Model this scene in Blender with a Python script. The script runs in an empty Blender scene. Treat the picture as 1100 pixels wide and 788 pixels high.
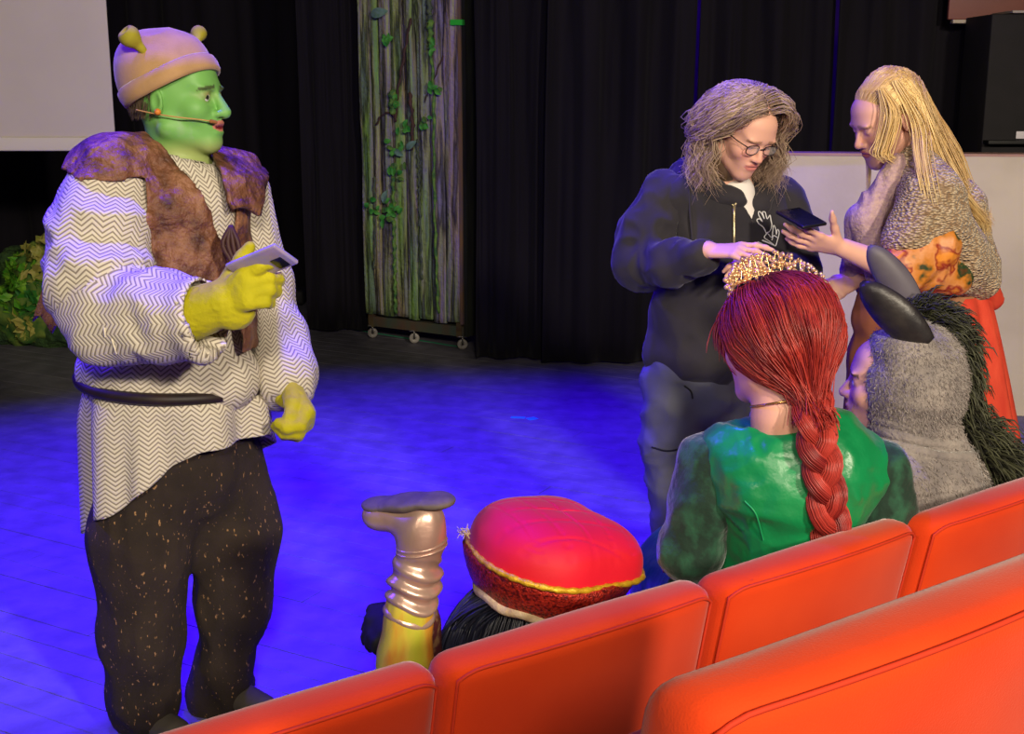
import bpy, math, random
import numpy as np
from mathutils import Vector, Matrix
random.seed(7); rng = np.random.default_rng(7)
scene = bpy.context.scene
col = scene.collection
# ------------------------------------------------------------------ camera
FPX, CAM_H, PITCH = 1350.0, 1.65, math.atan((394 - 91) / 1350.0)
cam_d = bpy.data.cameras.new('camera'); cam = bpy.data.objects.new('camera', cam_d); col.objects.link(cam)
cam.location = (0, 0, CAM_H); cam.rotation_euler = (math.pi / 2 - PITCH, 0, 0)
cam_d.sensor_fit = 'HORIZONTAL'; cam_d.sensor_width = 36.0; cam_d.lens = FPX / 1100.0 * 36.0
cam_d.clip_start = 0.02; cam_d.clip_end = 60
scene.camera = cam
# ------------------------------------------------------------------ world, lights, exposure
world = bpy.data.worlds.new('world'); scene.world = world; world.use_nodes = True
world.node_tree.nodes['Background'].inputs[0].default_value = (0.5, 0.45, 0.5, 1)
world.node_tree.nodes['Background'].inputs[1].default_value = 0.035
vs = scene.view_settings
vs.view_transform = 'Standard'; vs.look = 'None'; vs.gamma = 1.0; vs.use_curve_mapping = False; vs.exposure = 0.0
def aim(o, tgt): o.rotation_euler = (Vector(tgt) - o.location).to_track_quat('-Z', 'Y').to_euler()
def spot(name, loc, tgt, power, colr, angle, blend=0.6, size=0.15):
    d = bpy.data.lights.new(name, 'SPOT'); d.energy = power; d.color = colr
    d.spot_size = math.radians(angle); d.spot_blend = blend; d.shadow_soft_size = size
    o = bpy.data.objects.new(name, d); col.objects.link(o); o.location = loc; aim(o, tgt); return o
def area(name, loc, tgt, power, colr, sx, sy):
    d = bpy.data.lights.new(name, 'AREA'); d.energy = power; d.color = colr; d.shape = 'RECTANGLE'; d.size = sx; d.size_y = sy
    o = bpy.data.objects.new(name, d); col.objects.link(o); o.location = loc; aim(o, tgt); return o
BLUE = (0.045, 0.0, 1.0)
WARM = (1.0, 0.86, 0.66)
spot('front_of_house_spot', (3.2, -3.2, 3.7), (0.0, 3.6, 1.1), 1600, WARM, 62, 0.5, 0.25)
spot('front_of_house_spot_fill', (0.6, -4.0, 4.2), (-0.4, 4.0, 1.2), 900, WARM, 70, 0.5, 0.4)
for k, (x, y, tx, ty, p) in enumerate(((-2.6, 4.6, -1.9, 4.1, 2900), (-1.1, 5.9, -0.7, 4.9, 3000), (0.9, 5.6, 0.6, 4.9, 2600), (-0.9, 3.9, -0.7, 3.3, 2300))):
    spot('blue_wash_spot', (x, y, 5.6), (tx, ty, 0), p, BLUE, 52, 0.8, 0.12)
spot('front_of_house_spot_left', (-2.6, -3.0, 3.8), (0.95, 3.6, 1.35), 520, WARM, 24, 0.7, 0.3)
spot('blue_side_spot', (-4.3, 3.9, 3.6), (-0.4, 3.1, 1.0), 620, (0.07, 0.02, 1.0), 40, 0.7, 0.15)
spot('added_blue_gap_spot', (0.6, 8.6, 4.6), (2.2, 12.2, 1.6), 1500, BLUE, 70, 0.8, 0.2)  # unseen lamp added so the gaps between the drapes show blue
area('house_light', (0.4, -2.0, 3.2), (0.5, 1.9, 0.6), 38, WARM, 1.6, 1.0)
# ------------------------------------------------------------------ pixel helpers (a pixel gives a direction only)
_c, _s = math.cos(PITCH), math.sin(PITCH)
def ray(px, py):
    x = (px - 550) / FPX; y = -(py - 394) / FPX
    return np.array([x, _c + y * _s, -_s + y * _c])
def W(px, py, Y):
    r = ray(px, py); return np.array([0, 0, CAM_H]) + r * Y / r[1]
def G(px, py, z=0.0):
    r = ray(px, py); return np.array([0, 0, CAM_H]) + r * (z - CAM_H) / r[2]
def nrm(v):
    v = np.asarray(v, float); return v / (np.linalg.norm(v) + 1e-12)
def frame(fwd, up=(0, 0, 1)):
    """columns: right, forward, up"""
    f = nrm(fwd); r = nrm(np.cross(f, up)); u = np.cross(r, f)
    return np.stack([r, f, u], 1)
# ------------------------------------------------------------------ noise
def _hash(ix, iy, iz, seed):
    h = (ix.astype(np.int64) * 374761393 + iy.astype(np.int64) * 668265263 + iz.astype(np.int64) * 2147483647 + seed * 1274126177) & 0xffffffff
    h = ((h ^ (h >> 13)) * 1274126177) & 0xffffffff
    return ((h ^ (h >> 16)) & 0xffff) / 32767.5 - 1.0
def noise(P, seed=0):
    i = np.floor(P).astype(np.int64); f = P - i; u = f * f * (3 - 2 * f); r = 0
    for dx in (0, 1):
        for dy in (0, 1):
            for dz in (0, 1):
                w = (u[..., 0] if dx else 1 - u[..., 0]) * (u[..., 1] if dy else 1 - u[..., 1]) * (u[..., 2] if dz else 1 - u[..., 2])
                r = r + w * _hash(i[..., 0] + dx, i[..., 1] + dy, i[..., 2] + dz, seed)
    return r
def fbm(P, seed=0, o=3):
    r = 0; a = 1.0
    for k in range(o): r = r + a * noise(P * 2 ** k, seed + k); a *= 0.5
    return r
# ------------------------------------------------------------------ mesh helpers
def mesh_np(name, V, F, mat=None, parent=None, smooth=True, vcol=None, uv=None):
    """F: (n,3) or (n,4) array, or list of arrays"""
    me = bpy.data.meshes.new(name); V = np.asarray(V, np.float32)
    Fs = F if isinstance(F, list) else [F]
    Fs = [np.asarray(f, np.int32) for f in Fs if len(f)]
    loops = np.concatenate([f.ravel() for f in Fs])
    tot = np.concatenate([np.full(len(f), f.shape[1], np.int32) for f in Fs])
    start = np.concatenate([[0], np.cumsum(tot)[:-1]]).astype(np.int32)
    me.vertices.add(len(V)); me.vertices.foreach_set('co', V.ravel())
    me.loops.add(len(loops)); me.loops.foreach_set('vertex_index', loops)
    me.polygons.add(len(tot)); me.polygons.foreach_set('loop_start', start); me.polygons.foreach_set('loop_total', tot)
    me.polygons.foreach_set('use_smooth', np.full(len(tot), smooth, bool))
    if uv is not None:
        l = me.uv_layers.new(name='UVMap'); l.data.foreach_set('uv', np.asarray(uv, np.float32).ravel())
    if vcol is not None:
        a = me.color_attributes.new('col', 'FLOAT_COLOR', 'POINT')
        c = np.ones((len(V), 4), np.float32); c[:, :3] = vcol; a.data.foreach_set('color', c.ravel())
    me.update(calc_edges=True); me.validate()
    if mat: me.materials.append(mat)
    o = bpy.data.objects.new(name, me); col.objects.link(o)
    if parent: o.parent = parent; o.matrix_parent_inverse = parent_inv(parent)
    return o
def parent_inv(p):
    m = Matrix.LocRotScale(p.location, p.rotation_euler, p.scale); q = p.parent
    return m.inverted() if q is None else (p_world(p)).inverted()
def p_world(p):
    m = Matrix.LocRotScale(p.location, p.rotation_euler, p.scale)
    return m if p.parent is None else p_world(p.parent) @ p.matrix_parent_inverse @ m
def tag(o, label=None, cat=None, group=None, kind=None):
    if label: o['label'] = label
    if cat: o['category'] = cat
    if group: o['group'] = group
    if kind: o['kind'] = kind
    return o
def empty(name, loc, label, cat, group=None):
    o = bpy.data.objects.new(name, None); col.objects.link(o); o.location = tuple(map(float, loc)); o.empty_display_size = 0.1
    return tag(o, label, cat, group)
class MB:
    """collects vertices and faces of one mesh"""
    def __init__(s): s.V = []; s.Q = []; s.T = []; s.n = 0
    def add(s, V, F):
        V = np.asarray(V, float); F = np.asarray(F, int)
        if len(F): (s.Q if F.shape[1] == 4 else s.T).append(F + s.n)
        s.V.append(V); s.n += len(V); return s
    def build(s, name, mat, parent=None, smooth=True, **k):
        F = []
        if s.Q: F.append(np.concatenate(s.Q))
        if s.T: F.append(np.concatenate(s.T))
        return mesh_np(name, np.concatenate(s.V), F, mat, parent, smooth, **k)
def rbox(w, t, h, r, n=(8, 4, 8)):
    """rounded box centred at 0"""
    V = []; F = []; hs = np.array([w, t, h]) / 2; cnt = 0
    for ax in range(3):
        a, b = [(1, 2), (2, 0), (0, 1)][ax]
        def lin(m, half):
            e = np.sin(np.linspace(-math.pi / 2, 0, 4)) * r + r
            return np.concatenate([-half + e[:-1], np.linspace(-half + r, half - r, max(m, 2)), half - e[:-1][::-1]])
        ga = lin(n[a], hs[a]); gb = lin(n[b], hs[b])
        for sg in (-1, 1):
            A, B = np.meshgrid(ga, gb, indexing='ij'); P = np.zeros(A.shape + (3,)); P[..., a] = A; P[..., b] = B; P[..., ax] = sg * hs[ax]
            q = np.clip(P, -(hs - r), hs - r); d = P - q; L = np.linalg.norm(d, axis=-1, keepdims=True)
            P = q + d / np.maximum(L, 1e-9) * r
            m0, m1 = A.shape; idx = np.arange(m0 * m1).reshape(m0, m1) + cnt
            f = np.stack([idx[:-1, :-1], idx[1:, :-1], idx[1:, 1:], idx[:-1, 1:]], -1).reshape(-1, 4)
            if sg < 0: f = f[:, ::-1]
            V.append(P.reshape(-1, 3)); F.append(f); cnt += m0 * m1
    V = np.concatenate(V); F = np.concatenate(F)
    key = np.round(V * 1e5).astype(np.int64); _, first, inv = np.unique(key, axis=0, return_index=True, return_inverse=True)
    return V[first], inv.reshape(-1)[F]
def box(lo, hi):
    x0, y0, z0 = lo; x1, y1, z1 = hi
    V = np.array([(x0, y0, z0), (x1, y0, z0), (x1, y1, z0), (x0, y1, z0), (x0, y0, z1), (x1, y0, z1), (x1, y1, z1), (x0, y1, z1)], float)
    return V, np.array([(0, 3, 2, 1), (4, 5, 6, 7), (0, 1, 5, 4), (1, 2, 6, 5), (2, 3, 7, 6), (3, 0, 4, 7)])
def tubes(P, R, sides=5, flat=1.0):
    """P: (n,K,3) polylines, R: (n,K) radii -> V, F (quads, open ends collapse by radius)"""
    P = np.asarray(P, float)
    if P.ndim == 2: P = P[None]
    R = np.broadcast_to(np.asarray(R, float), P.shape[:2])
    n, K, _ = P.shape
    T = np.gradient(P, axis=1); T /= np.linalg.norm(T, axis=-1, keepdims=True) + 1e-9
    ref = np.where(np.abs(T[:, :1, 2:3]) > 0.9, np.array([[[1., 0, 0]]]), np.array([[[0, 0, 1.]]])); ref = np.broadcast_to(ref, T.shape).copy()
    N = np.cross(T, ref); N /= np.linalg.norm(N, axis=-1, keepdims=True) + 1e-9
    for k in range(1, K):   # parallel transport
        v = N[:, k - 1] - (N[:, k - 1] * T[:, k]).sum(-1, keepdims=True) * T[:, k]; N[:, k] = v / (np.linalg.norm(v, axis=-1, keepdims=True) + 1e-9)
    B = np.cross(T, N)
    a = np.arange(sides) * 2 * math.pi / sides
    V = P[:, :, None] + R[:, :, None, None] * (np.cos(a)[None, None, :, None] * N[:, :, None] + flat * np.sin(a)[None, None, :, None] * B[:, :, None])
    idx = np.arange(n * K * sides).reshape(n, K, sides); j = np.roll(idx, -1, axis=2)
    F = np.stack([idx[:, :-1], j[:, :-1], j[:, 1:], idx[:, 1:]], -1).reshape(-1, 4)
    return V.reshape(-1, 3), F
def cap_tube(P, R, sides=10):
    """single closed tube with rounded ends"""
    P = np.asarray(P, float); R = np.broadcast_to(np.asarray(R, float), (len(P),)).copy()
    t0 = nrm(P[0] - P[1]); t1 = nrm(P[-1] - P[-2])
    P = np.concatenate([[P[0] + t0 * R[0] * .5, P[0] + t0 * R[0] * .4], P, [P[-1] + t1 * R[-1] * .4, P[-1] + t1 * R[-1] * .5]])
    R = np.concatenate([[1e-5, R[0] * .6], R, [R[-1] * .6, 1e-5]])
    return tubes(P, R, sides)
def spline(pts, n):
    """Catmull-Rom through pts, n samples"""
    p = np.asarray(pts, float); p = np.concatenate([[2 * p[0] - p[1]], p, [2 * p[-1] - p[-2]]]); m = len(p) - 3
    t = np.linspace(0, m - 1e-6, n); i = t.astype(int); f = (t - i)[:, None]
    a, b, c, d = p[i], p[i + 1], p[i + 2], p[i + 3]
    return 0.5 * (2 * b + (c - a) * f + (2 * a - 5 * b + 4 * c - d) * f ** 2 + (3 * b - a - 3 * c + d) * f ** 3)
def sphere(c, r, nu=10, nv=6):
    u = np.arange(nu) * 2 * math.pi / nu; v = np.linspace(0, math.pi, nv + 1); r = np.broadcast_to(np.asarray(r, float), (3,))
    U, Vv = np.meshgrid(u, v, indexing='ij'); P = np.stack([np.sin(Vv) * np.cos(U), np.sin(Vv) * np.sin(U), np.cos(Vv)], -1) * r + np.asarray(c, float)
    idx = np.arange(nu * (nv + 1)).reshape(nu, nv + 1); j = np.roll(idx, -1, 0)
    return P.reshape(-1, 3), np.stack([idx[:, :-1], idx[:, 1:], j[:, 1:], j[:, :-1]], -1).reshape(-1, 4)
def vnormals(V, F):
    n = np.cross(V[F[:, 1]] - V[F[:, 0]], V[F[:, 2]] - V[F[:, 0]]); N = np.zeros_like(V)
    for k in range(F.shape[1]): np.add.at(N, F[:, k], n)
    return N / (np.linalg.norm(N, axis=1, keepdims=True) + 1e-12)
# ------------------------------------------------------------------ signed-distance modelling
class Prim:
    def __init__(s, f, lo, hi): s.f = f; s.lo = np.asarray(lo, float); s.hi = np.asarray(hi, float)
def rc(a, b, ra, rb, flat=None):
    """round cone; flat=(dir, factor) squashes the section along dir"""
    a = np.asarray(a, float); b = np.asarray(b, float); ab = b - a; L = max(ab @ ab, 1e-9); m = max(ra, rb) * 1.02
    if flat is not None: D = nrm(flat[0]); k = flat[1]
    def f(P):
        q = P - a; t = np.clip((q @ ab) / L, 0, 1); v = q - t[..., None] * ab
        if flat is not None: v = v + ((1 / k - 1) * (v @ D))[..., None] * D
        d = np.sqrt((v * v).sum(-1)) - (ra + (rb - ra) * t)
        return d * (min(1, k) if flat is not None else 1)
    mm = m * max(1, flat[1] if flat is not None else 1)
    return Prim(f, np.minimum(a, b) - mm, np.maximum(a, b) + mm)
def el(c, r, R=None):
    c = np.asarray(c, float); r = np.broadcast_to(np.asarray(r, float), (3,)); R = np.eye(3) if R is None else R
    def f(P):
        q = (P - c) @ R; k0 = np.sqrt(((q / r) ** 2).sum(-1)); k1 = np.sqrt(((q / (r * r)) ** 2).sum(-1)) + 1e-9
        return k0 * (k0 - 1) / k1
    e = np.sqrt(((R * r) ** 2).sum(1)); return Prim(f, c - e, c + e)
def bxs(c, h, R=None, rd=0.01):
    c = np.asarray(c, float); h = np.asarray(h, float); R = np.eye(3) if R is None else R
    def f(P):
        q = np.abs((P - c) @ R) - (h - rd); return np.sqrt((np.maximum(q, 0) ** 2).sum(-1)) + np.minimum(q.max(-1), 0) - rd
    e = np.abs(R) @ h; return Prim(f, c - e, c + e)
def xf(p, M, t, s=1.0):
    """place a local primitive: columns of M are the local axes"""
    t = np.asarray(t, float); cs = np.array([[(p.lo, p.hi)[i][0], (p.lo, p.hi)[j][1], (p.lo, p.hi)[k][2]] for i in (0, 1) for j in (0, 1) for k in (0, 1)]) * s @ M.T + t
    return Prim(lambda P: p.f(((P - t) @ M) / s) * s, cs.min(0), cs.max(0))
def chain(pts, flat=None):
    """pts: [(point, radius), ...]"""
    return [rc(a, b, ra, rb, flat) for (a, ra), (b, rb) in zip(pts[:-1], pts[1:])]
class Field:
    def __init__(s, lo, hi, h, fine=()):
        s.h = h; s.ax = []
        for i in range(3):
            x = [lo[i]]
            while x[-1] < hi[i]:
                st = h
                for f in fine:
                    if f[0][i] - h <= x[-1] <= f[1][i]: st = min(st, f[2])
                x.append(x[-1] + st)
            s.ax.append(np.array(x))
        s.d = np.full([len(a) for a in s.ax], 0.25, np.float32)
    def _sl(s, p, m):
        sl = []
        for i in range(3):
            a = max(np.searchsorted(s.ax[i], p.lo[i] - m) - 1, 0); b = np.searchsorted(s.ax[i], p.hi[i] + m) + 1; sl.append(slice(a, b))
        sl = tuple(sl); g = [s.ax[i][sl[i]] for i in range(3)]
        if min(map(len, g)) == 0: return None, None
        return sl, np.stack(np.meshgrid(*g, indexing='ij'), -1)
    def add(s, p, k=0.02):
        sl, P = s._sl(p, k + 2 * s.h)
        if sl is None: return s
        d = p.f(P); a = s.d[sl]; h = np.clip(.5 + .5 * (a - d) / k, 0, 1); s.d[sl] = a * (1 - h) + d * h - k * h * (1 - h); return s
    def adds(s, ps, k=0.02):
        for p in ps: s.add(p, k)
        return s
    def sub(s, p, k=0.01):
        sl, P = s._sl(p, k + 2 * s.h)
        if sl is None: return s
        d = -p.f(P); a = s.d[sl]; h = np.clip(.5 - .5 * (a - d) / k, 0, 1); s.d[sl] = a * (1 - h) + d * h + k * h * (1 - h); return s
    def grid(s): return np.stack(np.meshgrid(*s.ax, indexing='ij'), -1)
    def shell(s, t):
        s.d = np.maximum(s.d, -(s.d + t)); return s
    def mesh(s):
        d = s.d; d = np.pad(d, 1, constant_values=0.25)
        ax = [np.concatenate([[a[0] - s.h], a, [a[-1] + s.h]]) for a in s.ax]
        n = d.shape; ins = d < 0
        c0 = [slice(0, -1), slice(1, None)]
        cnt = np.zeros([k - 1 for k in n], np.int8)
        for i in (0, 1):
            for j in (0, 1):
                for k in (0, 1): cnt += ins[c0[i], c0[j], c0[k]]
        cells = np.argwhere((cnt > 0) & (cnt < 8)); vid = np.full(cnt.shape, -1, np.int32); vid[tuple(cells.T)] = np.arange(len(cells))
        acc = np.zeros((len(cells), 3)); w = np.zeros(len(cells))
        offs = [np.array(o) for o in np.ndindex(2, 2, 2)]
        for o in offs:
            for e in range(3):
                if o[e]: continue
                p = o.copy(); p[e] = 1
                A = cells + o; B = cells + p; da = d[tuple(A.T)]; db = d[tuple(B.T)]; m = (da < 0) != (db < 0)
                t = np.where(m, da / np.where(m, da - db, 1), 0)
                for q in range(3):
                    va = ax[q][A[:, q]]; vb = ax[q][B[:, q]]; acc[:, q] += np.where(m, va + (vb - va) * t, 0)
                w += m
        V = acc / w[:, None]
        quads = []
        for e in range(3):
            u, v = (e + 1) % 3, (e + 2) % 3
            sa = [slice(None)] * 3; sb = [slice(None)] * 3; sa[e] = slice(0, -1); sb[e] = slice(1, None)
            ch = ins[tuple(sa)] != ins[tuple(sb)]; E = np.argwhere(ch)
            E = E[(E[:, u] > 0) & (E[:, v] > 0) & (E[:, u] < n[u] - 1) & (E[:, v] < n[v] - 1)]
            if not len(E): continue
            q = []
            for du, dv in ((1, 1), (0, 1), (0, 0), (1, 0)):
                C = E.copy(); C[:, u] -= du; C[:, v] -= dv; q.append(vid[tuple(C.T)])
            q = np.stack(q, 1); fl = ins[tuple(E.T)]
            q[~fl] = q[~fl][:, ::-1]; quads.append(q)
        return V, np.concatenate(quads)
def relax(V, F, it=1, lam=0.5):
    E = np.concatenate([F[:, [i, (i + 1) % F.shape[1]]] for i in range(F.shape[1])])
    for _ in range(it):
        S = np.zeros_like(V); c = np.zeros(len(V))
        np.add.at(S, E[:, 0], V[E[:, 1]]); np.add.at(c, E[:, 0], 1); np.add.at(S, E[:, 1], V[E[:, 0]]); np.add.at(c, E[:, 1], 1)
        V = V + lam * (S / np.maximum(c, 1)[:, None] - V)
    return V
def bounds(ps, m=0.03):
    return np.min([p.lo for p in ps], 0) - m, np.max([p.hi for p in ps], 0) + m
def solid(ps, k, h, subs=(), ks=0.01, it=1, fine=()):
    lo, hi = bounds(ps); F = Field(lo, hi, h, fine).adds(ps, k)
    for p in subs: F.sub(p, ks)
    V, Q = F.mesh(); return relax(V, Q, it), Q
# ------------------------------------------------------------------ materials
def srgb(r, g, b):
    return tuple(((c / 255) / 12.92 if c / 255 <= 0.04045 else ((c / 255 + 0.055) / 1.055) ** 2.4) for c in (r, g, b))
MATS = {}
def mat(name, c1, c2=None, rough=0.7, scale=(8, 8, 8), lo=0.35, hi=0.65, detail=4, bump=0.0, bscale=40, metal=0.0, sheen=0.0, spec=0.4, vc=False, coat=0.0, extra=None, uvs=False, bdist=0.01):
    if name in MATS: return MATS[name]
    m = bpy.data.materials.new(name); m.use_nodes = True; MATS[name] = m
    nt = m.node_tree; b = nt.nodes['Principled BSDF']; N = nt.nodes.new; L = nt.links.new
    b.inputs['Base Color'].default_value = (*c1, 1); b.inputs['Roughness'].default_value = rough; b.inputs['Metallic'].default_value = metal
    b.inputs['Specular IOR Level'].default_value = spec; b.inputs['Coat Weight'].default_value = coat
    if sheen: b.inputs['Sheen Weight'].default_value = sheen; b.inputs['Sheen Roughness'].default_value = 0.4
    tc = N('ShaderNodeTexCoord'); mp = N('ShaderNodeMapping'); mp.inputs['Scale'].default_value = scale
    geo = N('ShaderNodeNewGeometry'); L(tc.outputs['UV'] if uvs else geo.outputs['Position'], mp.inputs['Vector'])
    out = None
    if c2 is not None:
        nz = N('ShaderNodeTexNoise'); nz.inputs['Scale'].default_value = 1; nz.inputs['Detail'].default_value = detail; L(mp.outputs[0], nz.inputs['Vector'])
        rp = N('ShaderNodeValToRGB'); rp.color_ramp.elements[0].position = lo; rp.color_ramp.elements[1].position = hi
        rp.color_ramp.elements[0].color = (*c1, 1); rp.color_ramp.elements[1].color = (*c2, 1); L(nz.outputs['Fac'], rp.inputs['Fac']); out = rp.outputs['Color']
        if extra:
            for pos, cc in extra: e = rp.color_ramp.elements.new(pos); e.color = (*cc, 1)
    if vc:
        at = N('ShaderNodeAttribute'); at.attribute_name = 'col'
        if out is None: out = at.outputs['Color']
        else:
            mx = N('ShaderNodeMix'); mx.data_type = 'RGBA'; mx.blend_type = 'MULTIPLY'; mx.inputs[0].default_value = 1; L(out, mx.inputs[6]); L(at.outputs['Color'], mx.inputs[7]); out = mx.outputs[2]
    if out is not None: L(out, b.inputs['Base Color'])
    if bump:
        n2 = N('ShaderNodeTexNoise'); n2.inputs['Scale'].default_value = bscale; n2.inputs['Detail'].default_value = 5
        L(tc.outputs['UV'] if uvs else geo.outputs['Position'], n2.inputs['Vector']); bp = N('ShaderNodeBump'); bp.inputs['Strength'].default_value = bump; bp.inputs['Distance'].default_value = bdist
        L(n2.outputs['Fac'], bp.inputs['Height']); L(bp.outputs[0], b.inputs['Normal'])
    return m
# ================================================================== the stage and hall
M_board = mat('stage_board', srgb(96, 94, 104), srgb(114, 112, 122), rough=0.55, scale=(9, 9, 9), bump=0.15, bscale=60, spec=0.3)
M_sub = mat('sub_floor', srgb(84, 82, 90), srgb(100, 98, 106), rough=0.7, scale=(9, 9, 9))
fl = MB().add(*box((-7, -3, -0.25), (7, 13, -0.014))).build('floor', M_sub, smooth=False); tag(fl, kind='structure')
ang = math.radians(-29); du = np.array([math.cos(ang), math.sin(ang)]); dv = np.array([-du[1], du[0]])
BWID = 0.105; BLEN = 4.6; bmesh_ = []
for k in range(4):
    V, F = rbox(BLEN - 0.002, BWID - 0.0022, 0.014, 0.0012, (2, 2, 2)); me_o = mesh_np('board', V, F, M_board, None, False); bmesh_.append(me_o.data); bpy.data.objects.remove(me_o)
nb = 0
for iv in range(-40, 110):
    for iu in range(-3, 4):
        off = (iv * 0.618 % 1.0) * BLEN
        cu = iu * BLEN + off; cv = iv * BWID; p = du * cu + dv * cv + np.array([-0.5, 2.0])
        ends = [p + du * s * BLEN / 2 for s in (-1, 0, 1)]
        def seen(q): return 1.9 < q[1] < 9.6 and abs(q[0]) < 0.5 * q[1] + 0.9 and q[0] < 2.6
        if sum(seen(p + du * s * BLEN / 2 * t) for s in (-1, 1) for t in (0, .5, 1)) == 0: continue
        o = bpy.data.objects.new('board', bmesh_[nb % 4]); col.objects.link(o); o.parent = fl
        o.location = (p[0], p[1], -0.007 + random.uniform(-0.0012, 0.0)); o.rotation_euler = (random.uniform(-.0015, .0015), 0, ang); nb += 1
print('boards', nb)
M_dark = mat('black_wall', srgb(14, 13, 18), srgb(20, 18, 24), rough=0.9)
tag(MB().add(*box((-7, 12.2, -0.1), (7, 12.4, 6))).build('wall_back', mat('dark_red_wall', srgb(58, 26, 34), srgb(70, 34, 44), rough=0.8), smooth=False), kind='structure')
for sx_, nm in ((-6.6, 'wall_left'), (6.4, 'wall_side')):
    tag(MB().add(*box((sx_, -3, -0.1), (sx_ + .2, 12.3, 6))).build(nm, M_dark, smooth=False), kind='structure')
# ---- black drapes
M_drape = mat('black_drape', (0.0085, 0.0075, 0.011), (0.012, 0.0105, 0.0155), rough=0.9, scale=(3, 3, 0.6), sheen=0.05, bump=0.2, bscale=250, spec=0.1)
def drape(x0, x1, Y, label, y_slope=0.0, pleats=9, depth=0.05, seed=0, zb=0.02, top=4.4, lean=0.0):
    nu = pleats * 26; nz = 26; u = np.linspace(0, 1, nu); z = np.linspace(zb, top, nz); U, Z = np.meshgrid(u, z, indexing='ij')
    ph = U * pleats * 2 * math.pi + 1.2 * noise(np.stack([U * pleats * .7, Z * .25, Z * 0 + seed], -1), seed)
    fall = 0.75 + 0.35 * noise(np.stack([U * pleats * .5, Z * .4, Z * 0 + 9.1], -1), seed + 3)
    y = depth * fall * (np.sign(np.sin(ph)) * np.abs(np.sin(ph)) ** .7) + 0.02 * noise(np.stack([U * 20, Z * 1.2, Z * 0], -1), seed + 5)
    X = x0 + (x1 - x0) * U + lean * (Z - zb) + 0.012 * noise(np.stack([U * 6, Z * .8, Z * 0], -1), seed + 8)
    Zb = Z - 0.03 * (Z < zb + .01) * (0.5 + 0.5 * np.sin(ph * .5))* (zb > .03)
    P = np.stack([X, Y + y_slope * (X - x0) + y, Zb], -1); Pb = P + np.array([0, 0.018, 0])
    idx = np.arange(nu * nz).reshape(nu, nz); f = np.stack([idx[:-1, :-1], idx[1:, :-1], idx[1:, 1:], idx[:-1, 1:]], -1).reshape(-1, 4)
    V = np.concatenate([P.reshape(-1, 3), Pb.reshape(-1, 3)]); n = nu * nz
    ring = np.concatenate([idx[:, 0], idx[-1, 1:], idx[::-1, -1][1:], idx[0, ::-1][1:-1]]); r2 = np.roll(ring, -1)
    side = np.stack([ring, ring + n, r2 + n, r2], 1)
    return tag(mesh_np('stage_curtain', V, [np.concatenate([f, f[:, ::-1] + n, side])], M_drape), label, 'curtain', 'black stage drapes')
drape(-6.3, W(326, 200, 9.9)[0], 9.9, 'black stage drape hanging behind the man in the knit cap', pleats=16, seed=1)
drape(G(330, 357)[0], G(397, 357)[0], 8.43, 'narrow black drape just left of the painted wooden panel', pleats=2, depth=.035, seed=2)
drape(G(511, 386)[0] , G(590, 386)[0], 7.52, 'black drape directly right of the painted wooden panel', pleats=2, depth=.04, seed=3, lean=0.005)
drape(G(583, 387)[0], G(733.5, 387)[0], 7.40, 'black drape hanging behind and left of the woman in the hoodie', pleats=3, depth=.05, seed=4, lean=0.004)
drape(G(741, 388)[0], G(876, 388)[0], 7.55, 'black drape directly behind the head of the woman in the hoodie', pleats=3, depth=.045, seed=5, lean=0.004)
drape(G(877.5, 388)[0], G(1026, 388)[0], 7.45, 'black drape behind the head of the woman with long blond hair', pleats=3, depth=.045, seed=6, lean=0.004)
# ---- low plastered wall at the right
M_plaster = mat('low_wall_plaster', srgb(196, 184, 166), srgb(212, 200, 182), rough=0.75, scale=(2.2, 2.2, 3), bump=0.15, bscale=30)
def slab(a, b, t, z0, z1, name, m, **kw):
    a = np.asarray(a[:2], float); b = np.asarray(b[:2], float); d = nrm(b - a); n = np.array([-d[1], d[0]]) * t
    P = [a, b, b + n, a + n]; V = [(*p, z0) for p in P] + [(*p, z1) for p in P]
    F = box((0, 0, 0), (1, 1, 1))[1]; return mesh_np(name, V, F, m, kw.get('parent'), False)
wa = G(790, 437); wb = G(1180, 449)
zt = W(960, 165, 6.28)[2]
wall_r = tag(slab(wa, wb, 0.14, 0, zt - .012, 'wall_right', M_plaster), kind='structure')
dd = nrm(wb - wa); 
slab(wa - dd * .01 - np.array([-dd[1], dd[0], 0]) * .012, wb, 0.165, zt - .012, zt, 'wall_cap', mat('wall_cap_paint', srgb(168, 128, 120), srgb(180, 140, 128), rough=0.6), parent=wall_r)
# ---- projection screen, upper left
sc_Y = 7.4; sx0 = W(-160, 80, sc_Y)[0]; sx1 = W(122, 120, sc_Y)[0]; sz = W(60, 162, sc_Y)[2]; sz2 = W(60, 147, sc_Y)[2]
scr = empty('projection_screen', (sx0 / 2 + sx1 / 2, sc_Y, sz), 'off-white projection screen hanging in the upper left with weighted hem', 'screen')
MB().add(*rbox(sx1 - sx0, 0.012, 1.9, 0.003, (12, 2, 10))).build('screen_cloth', mat('screen_cloth', srgb(214, 204, 196), srgb(222, 212, 204), rough=0.8, scale=(1.5, 1.5, 1.5), bump=.15, bscale=6), scr).location = ((sx0 + sx1) / 2, sc_Y, sz2 + .95)
MB().add(*rbox(sx1 - sx0 + .012, 0.03, sz2 - sz, 0.01, (12, 2, 2))).build('hem_bar', mat('screen_hem', srgb(236, 228, 216), rough=0.7), scr).location = ((sx0 + sx1) / 2, sc_Y - .005, (sz + sz2) / 2)
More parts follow.
